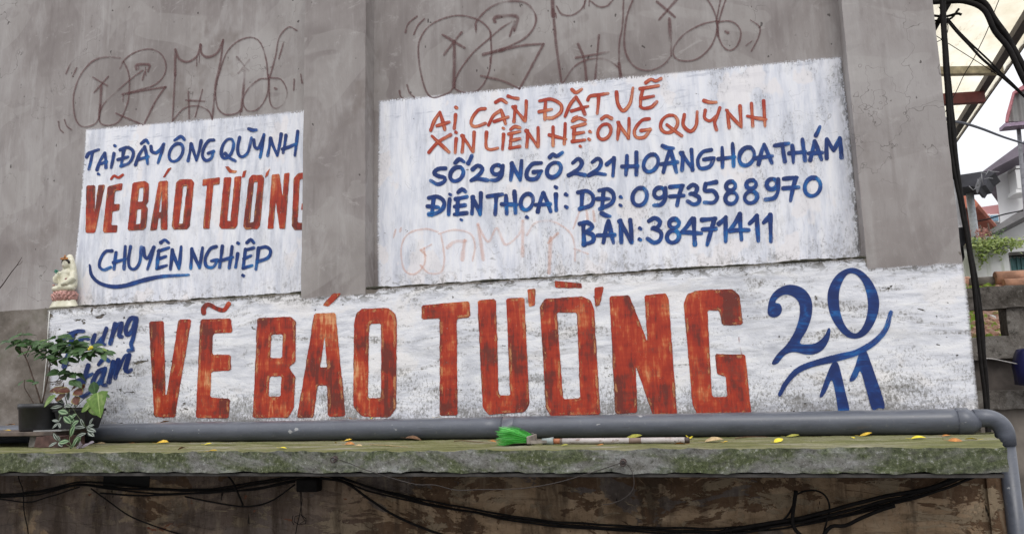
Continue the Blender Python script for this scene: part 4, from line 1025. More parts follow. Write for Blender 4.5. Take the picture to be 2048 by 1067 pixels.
def stem(mb, pts, r0, r1):
    # pts: (px, py, y)
    q = [W(*p) for p in pts]; out = []
    n = len(q)
    for i in range(n - 1):
        p0 = q[i-1] if i else q[i]*2 - q[i+1]; p3 = q[i+2] if i + 2 < n else q[i+1]*2 - q[i]
        for j in range(6):
            t = j / 6; p1_, p2_ = q[i], q[i+1]
            out.append(.5 * ((2*p1_) + (p2_-p0)*t + (2*p0-5*p1_+4*p2_-p3)*t*t + (3*p1_-p0-3*p2_+p3)*t*t*t))
    out.append(q[-1]); k = len(out)
    mb.tube(out, [r0 + (r1 - r0) * i / (k-1) for i in range(k)], 7)
    return out[-1]
stem(mb, [(82, 806, -.27), (66, 755, -.28), (50, 712, -.29), (33, 693, -.30)], .0048, .0026)
stem(mb, [(50, 712, -.29), (58, 696, -.27), (64, 684, -.25)], .0032, .0022)
stem(mb, [(70, 811, -.28), (58, 790, -.30), (49, 774, -.32), (49, 758, -.33)], .0026, .0018)
stem(mb, [(84, 806, -.26), (92, 770, -.25), (100, 730, -.25), (96, 712, -.24)], .0045, .003)
stem(mb, [(100, 731, -.25), (112, 722, -.26), (118, 706, -.27)], .0032, .0024)
stem(mb, [(118, 706, -.27), (140, 704, -.28), (175, 694, -.30)], .0024, .0016)
stem(mb, [(94, 765, -.25), (115, 760, -.27), (122, 740, -.28)], .0026, .0016)
mb.build('stem', STEM, pot1)
mb = MB()
def umbrella(c, n, L, Wd, spread=.35, tilt=0, tw=None):
    c = W(c[0], c[1] + rp.uniform(-7, 5), c[2]); a0 = rp.uniform(0, 6)
    for k in range(n):
        a = a0 + 2 * math.pi * k / n + rp.uniform(-.25, .25)
        d = V3((math.cos(a), math.sin(a) * .9, rp.uniform(-.25, .45) + tilt)).normalized()
        b = c + d * L * .12; l = L * rp.uniform(.75, 1.15)
        leaf(mb, b, d, (rp.uniform(-.3, .3), -.75 + rp.uniform(-.3, .3), 1), l * 1.12, Wd * rp.uniform(1.0, 1.35), rp.uniform(.2, .6), rp.uniform(.05, .25))
for c in ((33, 692, -.30), (22, 688, -.32), (44, 682, -.28)): umbrella(c, 6, .062, .026)
for c in ((64, 684, -.25), (60, 690, -.3), (84, 694, -.26)): umbrella(c, 6, .06, .026)
for c in ((96, 708, -.24), (118, 700, -.27), (110, 690, -.24), (132, 700, -.3), (104, 698, -.3)): umbrella(c, 8, .08, .036)
for c in ((150, 698, -.29), (175, 693, -.30), (140, 690, -.27), (188, 696, -.3), (160, 708, -.32)): umbrella(c, 8, .08, .034)
for c in ((150, 682, -.3), (112, 678, -.28), (40, 672, -.29), (172, 706, -.33), (92, 716, -.33)): umbrella(c, 6, .07, .03)
for c in ((70, 702, -.31), (205, 703, -.3), (128, 712, -.33)): umbrella(c, 6, .07, .032)
for c in ((122, 742, -.28), (128, 750, -.30), (146, 752, -.3)): umbrella(c, 5, .066, .04)
umbrella((49, 764, -.33), 4, .05, .022)
leaf(mb, W(64, 768, -.33), (1, -.2, .35), (0, -.7, .7), .05, .03)
leaf(mb, W(98, 712, -.26), (-1, -.3, -.35), (0, -.6, .8), .062, .04)
leaf(mb, W(150, 762, -.34), (.8, -.3, -.35), (0, -.7, .7), .07, .035)
mb.build('foliage', LG, pot1, fix=False)
mb = MB()
leaf(mb, W(196, 696, -.3), (1, -.1, -.08), (0, -.5, 1), .066, .024); leaf(mb, W(76, 684, -.25), (.9, -.1, .4), (0, -.6, 1), .055, .02)
mb.build('young_foliage', LY2, pot1, fix=False)
mb = MB(); mb.ball(W(182, 695, -.33), (.013, .010, .012), 10, 8); mb.ball(W(178, 698, -.335), (.009, .008, .008), 8, 6); mb.build('flower_bud', simple('yellow_petal', (.62, .50, .03), .6), pot1)

# --- second pot: square, tapering
ya = -.315; xl, xr = P(105, 820, ya).x, P(172, 820, ya).x; h2 = P(140, 818, ya).z - zb - .007; zc2 = zb + .0075
pot2 = empty('potted_plant', ((xl + xr) / 2, ya + .07, zc2)); tag(pot2, 'square black pot of trailing striped leaves, red brown leaves and pale arrow shaped leaves', 'potted plant', 'potted plants on the ledge')
def frust(mb, z0, z1, k0, k1, inner=False):
    cx, cy = (xl + xr) / 2, ya + .075; hw, hd = (xr - xl) / 2, .07; b = len(mb.v)
    for z, k in ((z0, k0), (z1, k1)):
        for sx, sy in ((-1,-1),(1,-1),(1,1),(-1,1)): mb.v.append((cx + sx*hw*k, cy + sy*hd*k, z))
    for q in ((0,1,5,4),(1,2,6,5),(2,3,7,6),(3,0,4,7),(3,2,1,0),(4,5,6,7)): mb.face([b + i for i in q])
mb = MB(); frust(mb, zc2, zc2 + h2 * .86, .78, .97); frust(mb, zc2 + h2 * .862, zc2 + h2, 1.04, 1.05)
mb.build('pot', BLK, pot2, .004)
MB().box((xl + .01, ya + .012, zc2 + h2 + .001), (xr - .01, ya + .135, zc2 + h2 + .008)).build('soil', SOIL, pot2)
yy = -.30
LSC[:] = [1.2, 1.3]
mb = MB()
stem(mb, [(135, 816, yy + .03), (132, 800, yy), (128, 785, yy)], .003, .002); stem(mb, [(140, 816, yy + .03), (150, 795, yy), (150, 780, yy - .01)], .003, .002)
stem(mb, [(148, 816, yy + .02), (170, 795, yy), (186, 788, yy - .03)], .0024, .0016)
stem(mb, [(140, 816, yy), (138, 826, -.34), (142, 842, -.37), (142, 862, -.40), (139, 880, -.43), (144, 894, -.47)], .0022, .0016)
stem(mb, [(138, 816, yy), (130, 812, -.34), (120, 826, -.38), (117, 846, -.39)], .0018, .0012)
stem(mb, [(145, 815, yy), (158, 835, -.36), (175, 856, -.36)], .0018, .0012)
stem(mb, [(144, 894, -.47), (125, 884, -.45), (113, 880, -.45)], .0016, .0012)
mb.build('stem', GSTEM, pot2)
mb = MB()
for (px, py, dx, dz, L, Wd, y) in [(130, 784, -.6, .35, .058, .044, -.33), (128, 779, .15, .4, .05, .044, -.31), (143, 778, .9, .5, .062, .044, -.31), (140, 782, -.5, .15, .055, .042, -.34), (150, 780, .85, -.2, .06, .045, -.34),
                                   (132, 788, -.8, -.35, .056, .046, -.35), (150, 792, .5, -.6, .05, .04, -.35), (122, 778, -.8, .0, .055, .04, -.29), (156, 776, .8, .15, .055, .042, -.28)]:
    leaf(mb, W(px, py, y), (dx, -.35, dz), (0, -.75, .7), L, Wd, .2, .12)
mb.build('red_foliage', LC, pot2, fix=False)
mb = MB()
leaf(mb, W(196, 784, -.345), (.35, -.28, -1), (.1, -1, -.1), .125, .105, .1, .12, 'heart')
leaf(mb, W(186, 806, -.33), (-.9, -.25, -.45), (0, -.8, .6), .07, .05, .2, .15); leaf(mb, W(184, 804, -.33), (.5, -.3, -.8), (0, -.9, .3), .07, .045, .2, .15)
leaf(mb, W(112, 790, -.36), (-.9, -.3, -.6), (-.2, -.8, .5), .08, .048, .25, .12)
mb.build('pale_foliage', LV, pot2, fix=False)
mb = MB(); leaf(mb, W(190, 788, -.32), (-.15, -.1, 1), (.3, -1, .1), .062, .046, .1, .2); leaf(mb, W(200, 784, -.31), (1, -.2, -.25), (0, -.5, .9), .07, .02, .2, .2)
leaf(mb, W(140, 760, -.33), (1, -.3, -.4), (0, -.6, .8), .055, .034, .2, .15); mb.build('green_foliage', LG, pot2, fix=False)
mb = MB()
for (px, py, dx, dz, L, Wd, y) in [(125, 812, -.95, .0, .06, .024, -.35), (130, 810, .9, .0, .05, .022, -.36), (128, 806, -.6, .5, .055, .02, -.34), (136, 800, .2, 1, .05, .02, -.33), (118, 842, -.8, .25, .034, .014, -.40), (118, 842, .5, .6, .032, .014, -.40), (118, 845, -.7, -.5, .038, .016, -.41), (119, 845, .4, -.6, .028, .014, -.41),
                                   (172, 855, .95, .35, .055, .02, -.37), (174, 857, 1, -.1, .062, .024, -.38), (170, 854, -.9, .1, .055, .02, -.38), (168, 852, -.3, .9, .04, .018, -.36), (176, 862, .9, -.35, .05, .022, -.39), (172, 866, -.9, -.2, .05, .022, -.40), (178, 850, .6, .8, .045, .018, -.36),
                                   (115, 880, -.4, .9, .04, .017, -.45), (114, 884, -.8, -.3, .042, .017, -.45), (117, 884, .6, -.2, .042, .017, -.45), (120, 882, -.1, .7, .03, .014, -.45)]:
    leaf(mb, W(px, py, y), (dx, -.35, dz), (.1, -.85, .5), L, Wd, .2, .1)
mb.build('striped_foliage', LZ, pot2, fix=False)
mb = MB()
for (px, py, dx, dz, L, Wd, y) in [(136, 826, -.9, .35, .05, .03, -.37), (138, 830, .75, -.5, .05, .032, -.38), (142, 836, .8, .5, .042, .026, -.38), (142, 846, -.7, .8, .05, .028, -.40), (143, 852, .8, .5, .056, .032, -.41), (141, 872, .5, 1, .058, .034, -.43), (138, 882, -.95, .0, .05, .026, -.45), (146, 892, .6, .8, .06, .03, -.47), (145, 894, .2, .2, .05, .026, -.48), (156, 890, .4, .9, .045, .022, -.46)]:
    leaf(mb, W(px, py, y), (dx, -.35, dz), (.1, -.85, .5), L, Wd, .2, .12)
mb.build('striped_green_foliage', LZ2, pot2, fix=False)
mb = MB()
for (px, py, dx, dz, L, Wd, y) in [(150, 898, .9, .5, .055, .026, -.49), (162, 894, 1, .35, .06, .02, -.46), (160, 898, .2, .8, .04, .02, -.5), (176, 886, .9, .2, .045, .016, -.45), (148, 900, .7, -.05, .05, .02, -.5)]:
    leaf(mb, W(px, py, y), (dx, -.3, dz), (.1, -.8, .6), L, Wd, .1, .1)
mb.build('purple_foliage', leafmat('purple_striped_leaf', (.12, .085, .12), (.17, .12, .17), None, (.40, .38, .40)), pot2, fix=False)
LSC[:] = [1.0, 1.0]
# cord and twig
q = [P(99, 622, -.006), P(96, 660, -.008), P(95, 700, -.008), P(91, 740, -.01), P(86, 790, -.012), P(84, 815, -.015)]
tag(MB().tube(q, .0028, 6).build('cord', simple('white_cord', (.62, .61, .58), .7)), 'thin white cord hanging from the statue shelf down behind the pots', 'cord')
q = [P(-12, 590, .06), P(6, 568, .05), P(22, 545, .04), P(34, 530, .03), P(44, 514, .02)]
mb = MB(); mb.tube(q, [.004, .0036, .003, .0026, .0016], 6); mb.tube([q[3], P(40, 528, .03), P(45, 522, .03)], [.002, .0016, .001], 5)
tag(mb.build('twig', M['iron']), 'bare dark twig sticking in from the left edge above the statue ledge', 'twig')

# ------------------------------------------------------------------ fallen leaves
FL = {'y': simple('yellow_fallen_leaf', (.55, .36, .035), .6, .35, 60), 'b': simple('bright_yellow_leaf', (.68, .56, .03), .5, .2, 60), 'o': simple('orange_fallen_leaf', (.38, .15, .03), .6, .4, 60),
      'n': simple('brown_dry_leaf', (.13, .065, .03), .7, .4, 60), 'g': simple('olive_fallen_leaf', (.26, .25, .04), .6, .35, 60), 't': simple('tan_dry_leaf', (.40, .29, .15), .7, .3, 60)}
leaves = [
 (222, 884, 'l', 't', .055, .2, 'pale tan curled leaf against the pipe just right of the trailing plant'),
 (280, 884, 'l', 'o', .022, .9, 'tiny orange leaf scrap at the foot of the pipe, left part of the ledge'),
 (322, 886, 'l', 'y', .075, .1, 'long yellow leaf against the pipe under the big letter V'),
 (365, 899, 'l', 'n', .05, 2.9, 'dark brown leaf flat near the ledge edge under the big letters V and E'),
 (413, 889, 'l', 'b', .042, .3, 'small lime yellow leaf under the tilde letter E'),
 (410, 904, 'l', 'y', .042, .5, 'crumpled yellow leaf on the very edge of the ledge below the letter E'),
 (564, 896, 'l', 'b', .042, .0, 'bright yellow oval leaf alone on the moss below the letter B'),
 (672, 886, 'l', 'y', .035, 2.3, 'yellow leaf at the left of the leaf cluster below the letter A'),
 (697, 889, 'l', 'o', .05, .2, 'orange leaf in the middle of the leaf cluster below the letter A'),
 (703, 880, 'l', 'y', .042, .5, 'yellow leaf leaning on the pipe in the cluster below the letter A'),
 (716, 891, 'l', 't', .034, .1, 'tan leaf at the right of the leaf cluster below the letter A'),
 (835, 878, 'l', 'n', .085, .05, 'arched brown leaf against the pipe below the gap before the letter T'),
 (985, 884, 'l', 'o', .032, .4, 'orange leaf on a dry twig just left of the broom bristles'),
 (1128, 891, 'l', 'g', .032, .4, 'olive leaf in front of the broom handle neck'),
 (1200, 890, 'l', 'o', .03, .6, 'small orange leaf in front of the middle of the broom handle'),
 (1265, 876, 'l', 'g', .08, .1, 'dark olive leaf between the broom handle and the pipe'),
 (1362, 888, 'l', 'o', .05, 3.0, 'orange leaf in front of the broom handle tip'),
 (1378, 878, 'l', 'b', .06, 1.6, 'large yellow half leaf behind the broom handle tip'),
 (1425, 883, 'l', 't', .082, .08, 'long pale yellow leaf lying flat right of the broom'),
 (1450, 884, 'l', 'y', .026, .5, 'tiny yellow leaf scrap at the end of the long pale leaf'),
 (1556, 884, 'l', 'b', .055, .8, 'bright yellow folded leaf below the letter G'),
 (1582, 872, 'l', 'g', .06, .1, 'olive arched leaf against the pipe right of the letter G'),
 (1706, 876, 'l', 'b', .036, 1.9, 'yellow leaf standing on edge below the number eleven'),
 (1726, 870, 'l', 'y', .055, .0, 'yellow leaf bent against the pipe below the number eleven'),
 (1835, 877, 'l', 'b', .06, .0, 'thin lime yellow leaf lying near the right end of the ledge'),
 (1893, 872, 'l', 'o', .05, .5, 'orange leaf against the pipe below its right coupling'),
 (1909, 882, 'l', 'o', .055, .05, 'rusty orange leaf flat on the ledge below the pipe coupling'),
 (1946, 879, 'l', 'b', .05, 2.8, 'yellow leaf nearest the right corner of the ledge'),
 (322, 844, 'p', 'o', .05, .5, 'orange leaf wedged on top of the pipe under the letter V'),
 (692, 836, 'p', 'o', .045, .2, 'flat orange leaf on top of the pipe under the letter A'),
 (706, 836, 'p', 'o', .03, 1.0, 'small upright orange leaf on top of the pipe between letters A and O'),
 (741, 834, 'p', 'b', .036, 1.3, 'upright yellow leaf on top of the pipe under the letter O'),
 (872, 837, 'p', 'y', .04, .1, 'flat yellow leaf on top of the pipe left of the letter T'),
 (222, 849, 'p', 't', .03, .2, 'tan leaf scrap on top of the pipe right of the pots'),
 (14, 850, 'p', 'o', .045, .3, 'orange leaf on top of the pipe at the far left'),
 (46, 852, 'p', 't', .03, .7, 'tan leaf scrap on top of the pipe just left of the round pot'),
 (14, 860, 'w', 'y', .04, .1, 'yellow leaf on the board at the far left'),
 (34, 858, 'w', 'o', .055, .1, 'orange brown leaf on the board beside the round pot'),
]
rf = random.Random(21)
for (px, py, on, mk, L, ang, lab) in leaves:
    mb = MB()
    leaf(mb, (0, 0, 0), (1, 0, rf.uniform(.05, .25)), (0, rf.uniform(-.6, -.1), 1), L, L * rf.uniform(.34, .55), rf.uniform(-.05, .3), rf.uniform(.1, .7))
    mb.tube([(0, 0, 0), (-.1 * L, 0, .002), (-.35 * L, .04 * L, .004)], [.0009, .0008, .0005], 5)
    zmin = min(v[2] for v in mb.v)
    mb.v = [(x, y, z - zmin) for x, y, z in mb.v]
    if on == 'l': loc = PZ(px, py, ZL + .001); loc.y = min(loc.y, PIPE_Y - .075) if loc.y > PIPE_Y - .075 else loc.y
    elif on == 'w': loc = PZ(px, py, zb + .0005); loc.y = max(loc.y, BY + .02)
    else:
        loc = P(px, py, PIPE_Y); loc.y = -.058; loc.z = ZP + PIPE_R + .0005
    o = mb.build('fallen_leaf', FL[mk], None, fix=False)
    if on == 'p': o.rotation_euler = (R(-25), 0, ang + rf.uniform(-.2, .2))
    else: o.rotation_euler = (0, 0, ang if ang < 2 else ang)
    o.location = loc - V3((L * .4 * math.cos(ang), L * .4 * math.sin(ang) * .3, 0))
    if on == 'l': o.location.y = max(o.location.y, LY + .01)
    tag(o, lab, 'leaf', 'fallen leaves')
mb = MB()
for i in range(260):
    px = rf.uniform(190, 1960); p = PZ(px, 880, ZL); p.y = PIPE_Y - .05 - abs(rf.gauss(0, .035)) - (rf.uniform(0, .35) if rf.random() < .3 else 0); p.z = ZL + .0025
    r_ = rf.uniform(.002, .006); a = rf.uniform(0, 6); dv = V3((math.cos(a), math.sin(a), rf.uniform(0, .4))) * r_; sv = V3((-math.sin(a), math.cos(a), rf.uniform(0, .3))) * r_ * rf.uniform(.2, .7)
    b = len(mb.v); mb.v += [tuple(p - dv), tuple(p + sv), tuple(p + dv), tuple(p - sv)]; mb.face([b, b+1, b+2, b+3])
o = mb.build('leaf_litter', FL['n'], None, fix=False); tag(o, 'tiny brown leaf crumbs and grit scattered along the foot of the pipe', 'litter', kind='stuff')
# dry twigs on the ledge
for pts, lab in (([(908, 881), (925, 880), (945, 882), (980, 885)], 'dry brown twig on the ledge left of the broom'), ([(1470, 876), (1490, 873), (1530, 871)], 'thin dry twig near the pipe between broom and folded yellow leaf'), ([(740, 888), (780, 890), (816, 893)], 'thin yellowish stalk on the ledge below the letter O')):
    q = [PZ(x, y, ZL + .004) for x, y in pts]
    for p in q: p.y = min(p.y, PIPE_Y - .065)
    tag(MB().tube(q, [.002] * (len(q) - 1) + [.001], 5).build('dry_twig', FL['t'] if 'yellow' in lab[:16] else FL['n']), lab, 'twig', 'dry twigs on the ledge')

# ------------------------------------------------------------------ eye bolts and the sagging wire
for (px, py, lab) in ((671, 916, 'rusty eye bolt in the mossy ledge face below the letter A, left of the pair'), (1247, 922, 'eye bolt in the mossy ledge face below the letter N, right of the pair')):
    c = P(px, py, LY); e = empty('eye_bolt', tuple(c)); tag(e, lab, 'bolt', 'eye bolts on the ledge face')
    MB().tube([c + V3((0, .01, 0)), c + V3((0, -.022, 0))], .005, 10).build('shank', M['steel'], e)
    MB().tube([c + V3((0, .0, 0)), c + V3((0, -.004, 0))], .013, 14).build('washer', M['iron'], e)
    ring = [c + V3((.011 * math.cos(a * .5236), -.024, -.004 + .011 * math.sin(a * .5236))) for a in range(13)]
    MB().tube(ring, .003, 6).build('ring', M['iron'], e)
def cable(name, pts, y, r, lab, cat, mat='black_cable', n=7, tie=0, jy=0.0, group=None):
    """pts are picture points; y: depth (number or list)"""
    q = [P(p[0], p[1], y[i] if isinstance(y, list) else y) for i, p in enumerate(pts)]; k = len(q); out = []
    for i in range(k - 1):
        p0 = q[i-1] if i else q[i]*2 - q[i+1]; p3 = q[i+2] if i + 2 < k else q[i+1]*2 - q[i]
        s = max(4, min(40, int((q[i+1] - q[i]).length / .02)))
        for j in range(s):
            t = j / s; a, b = q[i], q[i+1]
            out.append(.5 * ((2*a) + (b-p0)*t + (2*p0-5*a+4*b-p3)*t*t + (3*a-p0-3*b+p3)*t*t*t))
    out.append(q[-1])
    if jy:
        sd = random.random() * 50
        out = [p + mnoise.noise_vector(p * 7 + V3((sd, 0, 0))) * jy for p in out]
    o = MB().tube(out, r, n).build(name, M[mat] if isinstance(mat, str) else mat)
    tag(o, lab, cat, group); return o
yf = LY - .027
cable('wire', [(672, 916), (700, 926), (730, 938), (790, 957), (835, 968), (870, 969), (912, 979), (960, 978), (1040, 976), (1110, 965), (1180, 945), (1247, 923)], yf, .0018, 'thin grey wire sagging between the two eye bolts of the ledge', 'wire', 'wire', 6)
cable('wire', [(1249, 925), (1258, 932), (1266, 948), (1268, 968), (1262, 984), (1244, 998), (1222, 1006), (1206, 1008)], yf, .0015, 'loose wire end hanging from the right eye bolt', 'wire', 'wire', 6)

# ------------------------------------------------------------------ cables under the ledge
G = 'cables slung along the lower wall'
yc = YW - .035
def bundle(pts, rs, labs, y=yc, spread=5):
    for i, (r, lab) in enumerate(zip(rs, labs)):
        dy = (i - (len(rs) - 1) / 2) * spread
        cable('cable', [(p[0], p[1] + dy + random.uniform(-2, 2)) for p in pts], y - .006 * i, r, lab, 'cable', 'black_cable', 8, 0, .006, G)
bundle([(-60, 990), (0, 991), (80, 984), (160, 968), (230, 974), (320, 980), (420, 980), (520, 968), (600, 952), (650, 948), (750, 979), (850, 1003), (950, 1022), (1060, 1040), (1180, 1053), (1300, 1059), (1430, 1060), (1540, 1052), (1660, 1033), (1760, 1010), (1850, 986), (1920, 962), (1975, 940)],
       [.005, .0058, .0045], ['black cable along the whole lower wall, topmost of its bundle', 'thick black cable along the whole lower wall, middle of its bundle', 'black cable along the whole lower wall, lowest of its bundle'], spread=4.5)
bundle([(1440, 1066), (1540, 1050), (1650, 1028), (1760, 998), (1850, 978), (1930, 950), (1985, 936)], [.0085, .006], ['thick dark cable climbing to the right end of the ledge, upper one', 'dark cable climbing to the right end of the ledge, lower one'], yc - .03, 7)
bundle([(0, 996), (60, 1004), (100, 992), (160, 972)], [.004], ['thin black cable dipping below the bundle at the far left'], yc - .02)
cable('cable', [(182, 976), (215, 1000), (262, 1032), (330, 1058), (380, 1072)], yc, .004, 'thin black cable drooping from under the wall opening', 'cable', group=G)
cable('cable', [(370, 992), (430, 1004), (490, 1012), (540, 1002), (590, 968)], yc - .01, .0045, 'black cable sagging in a shallow bow left of the junction box', 'cable', group=G)
cable('cable', [(200, 985), (280, 990), (380, 986), (450, 980), (510, 978), (590, 962)], yc - .014, .005, 'black cable running straight into the junction box from the left', 'cable', group=G)
cable('cable', [(640, 955), (690, 964), (740, 998), (790, 1030), (860, 1060), (910, 1074)], yc - .02, .0065, 'black cable peeling off the bundle down to the bottom edge', 'cable', group=G)
cable('cable', [(450, 945), (465, 962), (478, 990), (486, 1010)], yc - .02, .005, 'short black cable dropping from the ledge left of the junction box', 'cable', group=G)
cable('cable', [(36, 940), (38, 958), (46, 980), (48, 1020), (54, 1050), (58, 1075)], yc, .003, 'black cable hanging straight down at the far left', 'cable', group=G)
cable('cable', [(1594, 982), (1590, 1000), (1578, 1026), (1562, 1044)], yc - .03, .005, 'dark cable end rising to a hook in the wall, left strand of the loop', 'cable', group=G)
cable('cable', [(1592, 980), (1588, 1010), (1585, 1040), (1592, 1060), (1610, 1075)], yc - .04, .009, 'thick dark cable hanging down from the hook beside the loop', 'cable', group=G)
cable('cable', [(1592, 988), (1610, 981), (1632, 980), (1650, 990), (1659, 1012), (1654, 1040), (1648, 1062), (1650, 1078)], yc - .03, .0042, 'dark cable forming a round loop near the right part of the wall', 'cable', group=G)
cable('cable', [(1640, 1078), (1662, 1052), (1690, 1050), (1720, 1036), (1758, 1020), (1790, 1010)], yc - .05, .0085, 'thick dark cable crossing under the climbing bundle', 'cable', group=G)
cable('cable', [(1450, 1072), (1452, 1058), (1458, 1055), (1463, 1066)], yc - .04, .003, 'tiny wire curl at the bottom edge of the lower wall', 'cable', group=G)
jb = empty('junction_box', tuple(P(616, 968, yc))); tag(jb, 'black cable box tucked under the ledge with wires dangling from it', 'cable box')
a = P(596, 982, yc - .02); b = P(638, 956, yc - .02)
MB().box((a.x, yc - .045, a.z), (b.x, yc + .02, b.z)).build('body', M['black_cable'], jb, .008)
mb = MB(); q = lambda *p: [P(x, y, yc - .03) for x, y in p]
mb.tube(q((602, 980), (604, 1000), (600, 1025), (594, 1050), (590, 1075)), .0025, 6); mb.tube(q((600, 980), (602, 1010), (604, 1030)), .002, 6)
mb.tube(q((604, 1030), (612, 1036), (611, 1046), (598, 1048), (588, 1042), (590, 1032), (602, 1028), (610, 1040), (600, 1046)), .002, 6); mb.tube(q((586, 1030), (584, 1042), (588, 1048)), .002, 6)
mb.build('dangling_wire', M['black_cable'], jb)

# ------------------------------------------------------------------ the alley on the right
def prism_px(name, pts, y, depth, mat, parent=None, bevel=0):
    return MB().prism([P(a, b, y) for a, b in pts], (.42 * depth if y > 2 else 0, depth, 0)).build(name, mat, parent, bevel)
def box_px(name, x0, y0, x1, y1, y, depth, mat, parent=None, bevel=0):
    a = P((x0 + x1) / 2, y1, y); b = P((x0 + x1) / 2, y0, y); xa = P(x0, (y0 + y1) / 2, y).x; xb_ = P(x1, (y0 + y1) / 2, y).x
    return MB().box((xa, y, a.z), (xb_, y + depth, b.z)).build(name, mat, parent, bevel)
GC = NT('weathered_grey_concrete'); g1 = GC.noise(GC.pos, (5, 5, 6), 5, .7, (0, 0, 0), .5); g2 = GC.noise(GC.pos, (34, 34, 30), 5, .74)
c = GC.ramp(g1, (.32, (.06, .052, .044)), (.48, (.145, .13, .115)), (.62, (.21, .195, .175)), (.72, (.30, .285, .26)))
c = GC.mix(GC.mul(GC.step(g2, .47, .34), .75), c, (.03, .027, .022)); c = GC.mix(GC.mul(GC.step(g2, .56, .7), .45), c, (.36, .34, .31))
GC.bump(g2, .7, .01); GREYC = GC.done(c, .92, spec=.2)
# balustrade between wall and alley
YBAL = .9
bal = empty('balustrade', tuple(P(1985, 800, YBAL))); tag(bal, 'weathered grey concrete balustrade with open slots beside the painted wall', 'balustrade')
def rail(y0, y1, dp, nm='rail'):
    a = P(1985, y1, YBAL); b = P(1985, y0, YBAL)
    return rough_box((P(1860, 700, YBAL).x, YBAL, a.z), (P(2140, 700, YBAL).x, YBAL + dp, b.z), 40, 3, 6, .008, 7, y0).build(nm, [GREYC, GREYC], bal)
rail(572, 617, .16); rail(672, 717, .14); rail(780, 817, .15)
rough_box((P(2018, 650, YBAL).x, YBAL + .02, P(2018, 678, YBAL).z), (P(2140, 650, YBAL).x, YBAL + .14, P(2018, 612, YBAL).z), 8, 2, 6, .008, 8).build('post', [GREYC, GREYC], bal)
rough_box((P(1860, 760, YBAL).x, YBAL + .05, P(1985, 784, YBAL).z), (P(2140, 760, YBAL).x, YBAL + .11, P(1985, 713, YBAL).z), 20, 2, 6, .006, 8).build('infill_panel', [simple('dark_brown_render', (.095, .08, .07), .9, .4, 10, bump=.4)] * 2, bal)
rough_box((P(1860, 760, YBAL).x, YBAL + .03, -.02), (P(2140, 760, YBAL).x, YBAL + .12, P(1985, 815, YBAL).z), 20, 2, 16, .008, 6, 4).build('base_panel', [simple('stained_render', (.19, .165, .14), .9, .5, 5, bump=.4)] * 2, bal)
# mossy tile roof seen through the slots
TILE = NT('mossy_clay_tile'); n1 = TILE.noise(TILE.pos, (26, 26, 26), 5, .7); n2 = TILE.noise(TILE.pos, (9, 9, 9), 4, .65)
c = TILE.ramp(n1, (.3, (.20, .10, .07)), (.5, (.40, .24, .18)), (.75, (.60, .50, .44)))
c = TILE.mix(TILE.step(TILE.math('ADD', n2, TILE.mul(TILE.math('SUBTRACT', n1, .5), .5)), .50, .56), c, TILE.ramp(n1, (.3, (.07, .13, .012)), (.7, (.26, .36, .04))))
TILE.bump(n1, .5, .01); TILE = TILE.done(c, .9)
roof = empty('tiled_roof', (2.2, 2.0, 1.7)); tag(roof, 'low mossy clay tile roof behind the concrete balustrade', 'roof')
mb = MB()
za = P(1985, 690, 1.35).z; zt_ = P(1985, 566, 2.25).z; xs0, xs1 = P(1880, 650, 1.35).x - .1, P(2160, 650, 1.35).x + .6
nr = 13
for r_ in range(nr):
    f0, f1 = r_ / nr, (r_ + 1) / nr
    ya_, yb_ = 1.35 + .9 * f0, 1.35 + .9 * f1 + .05; z0, z1 = za + (zt_ - za) * f0, za + (zt_ - za) * f1
    k = 0; x = xs0 + (r_ % 2) * .05
    while x < xs1:
        w = .082; b = len(mb.v); jz = rf.uniform(-.006, .008); jx = rf.uniform(-.006, .006)
        for (yy_, zz_) in ((ya_, z0 + .012), (yb_, z1 + .004)):
            for j in range(6):
                t_ = j / 5; mb.v.append((x + jx + w * t_, yy_, zz_ + jz + .026 * math.sin(math.pi * min(1, t_ * 1.5)) ))
        for j in range(5): mb.face([b + j, b + j + 1, b + 7 + j, b + 6 + j])
        for j in range(6): mb.v.append((x + jx + w * j / 5, ya_ - .002, z0 - .012 + jz))
        for j in range(5): mb.face([b + 12 + j, b + 13 + j, b + 1 + j, b + j])
        x += .078
mb.build('roof_tiles', TILE, roof, fix=False)
mb = MB(); zr = P(1985, 562, 2.25).z
for (x0, x1, py, yy_, r) in ((1870, 1938, 562, 2.25, .045), (1990, 2140, 557, 2.2, .05), (2008, 2140, 570, 2.1, .04)):
    a = P(x0, py, yy_); b = P(x1, py, yy_); b.z = a.z = P(1985, py, yy_).z
    mb.tube([a, b], r, 12)
MBR = MB(); a = P(1936, 566, 2.24); b = P(2006, 565, 2.24); b.z = a.z; MBR.tube([a, b], .04, 12); MBR.build('ridge_mortar', simple('grey_mortar', (.13, .115, .10), .95, .5, 14, bump=.4), roof)
mb.build('ridge_tile', simple('pale_clay', (.42, .23, .155), .9, .45, 14, bump=.3), roof)
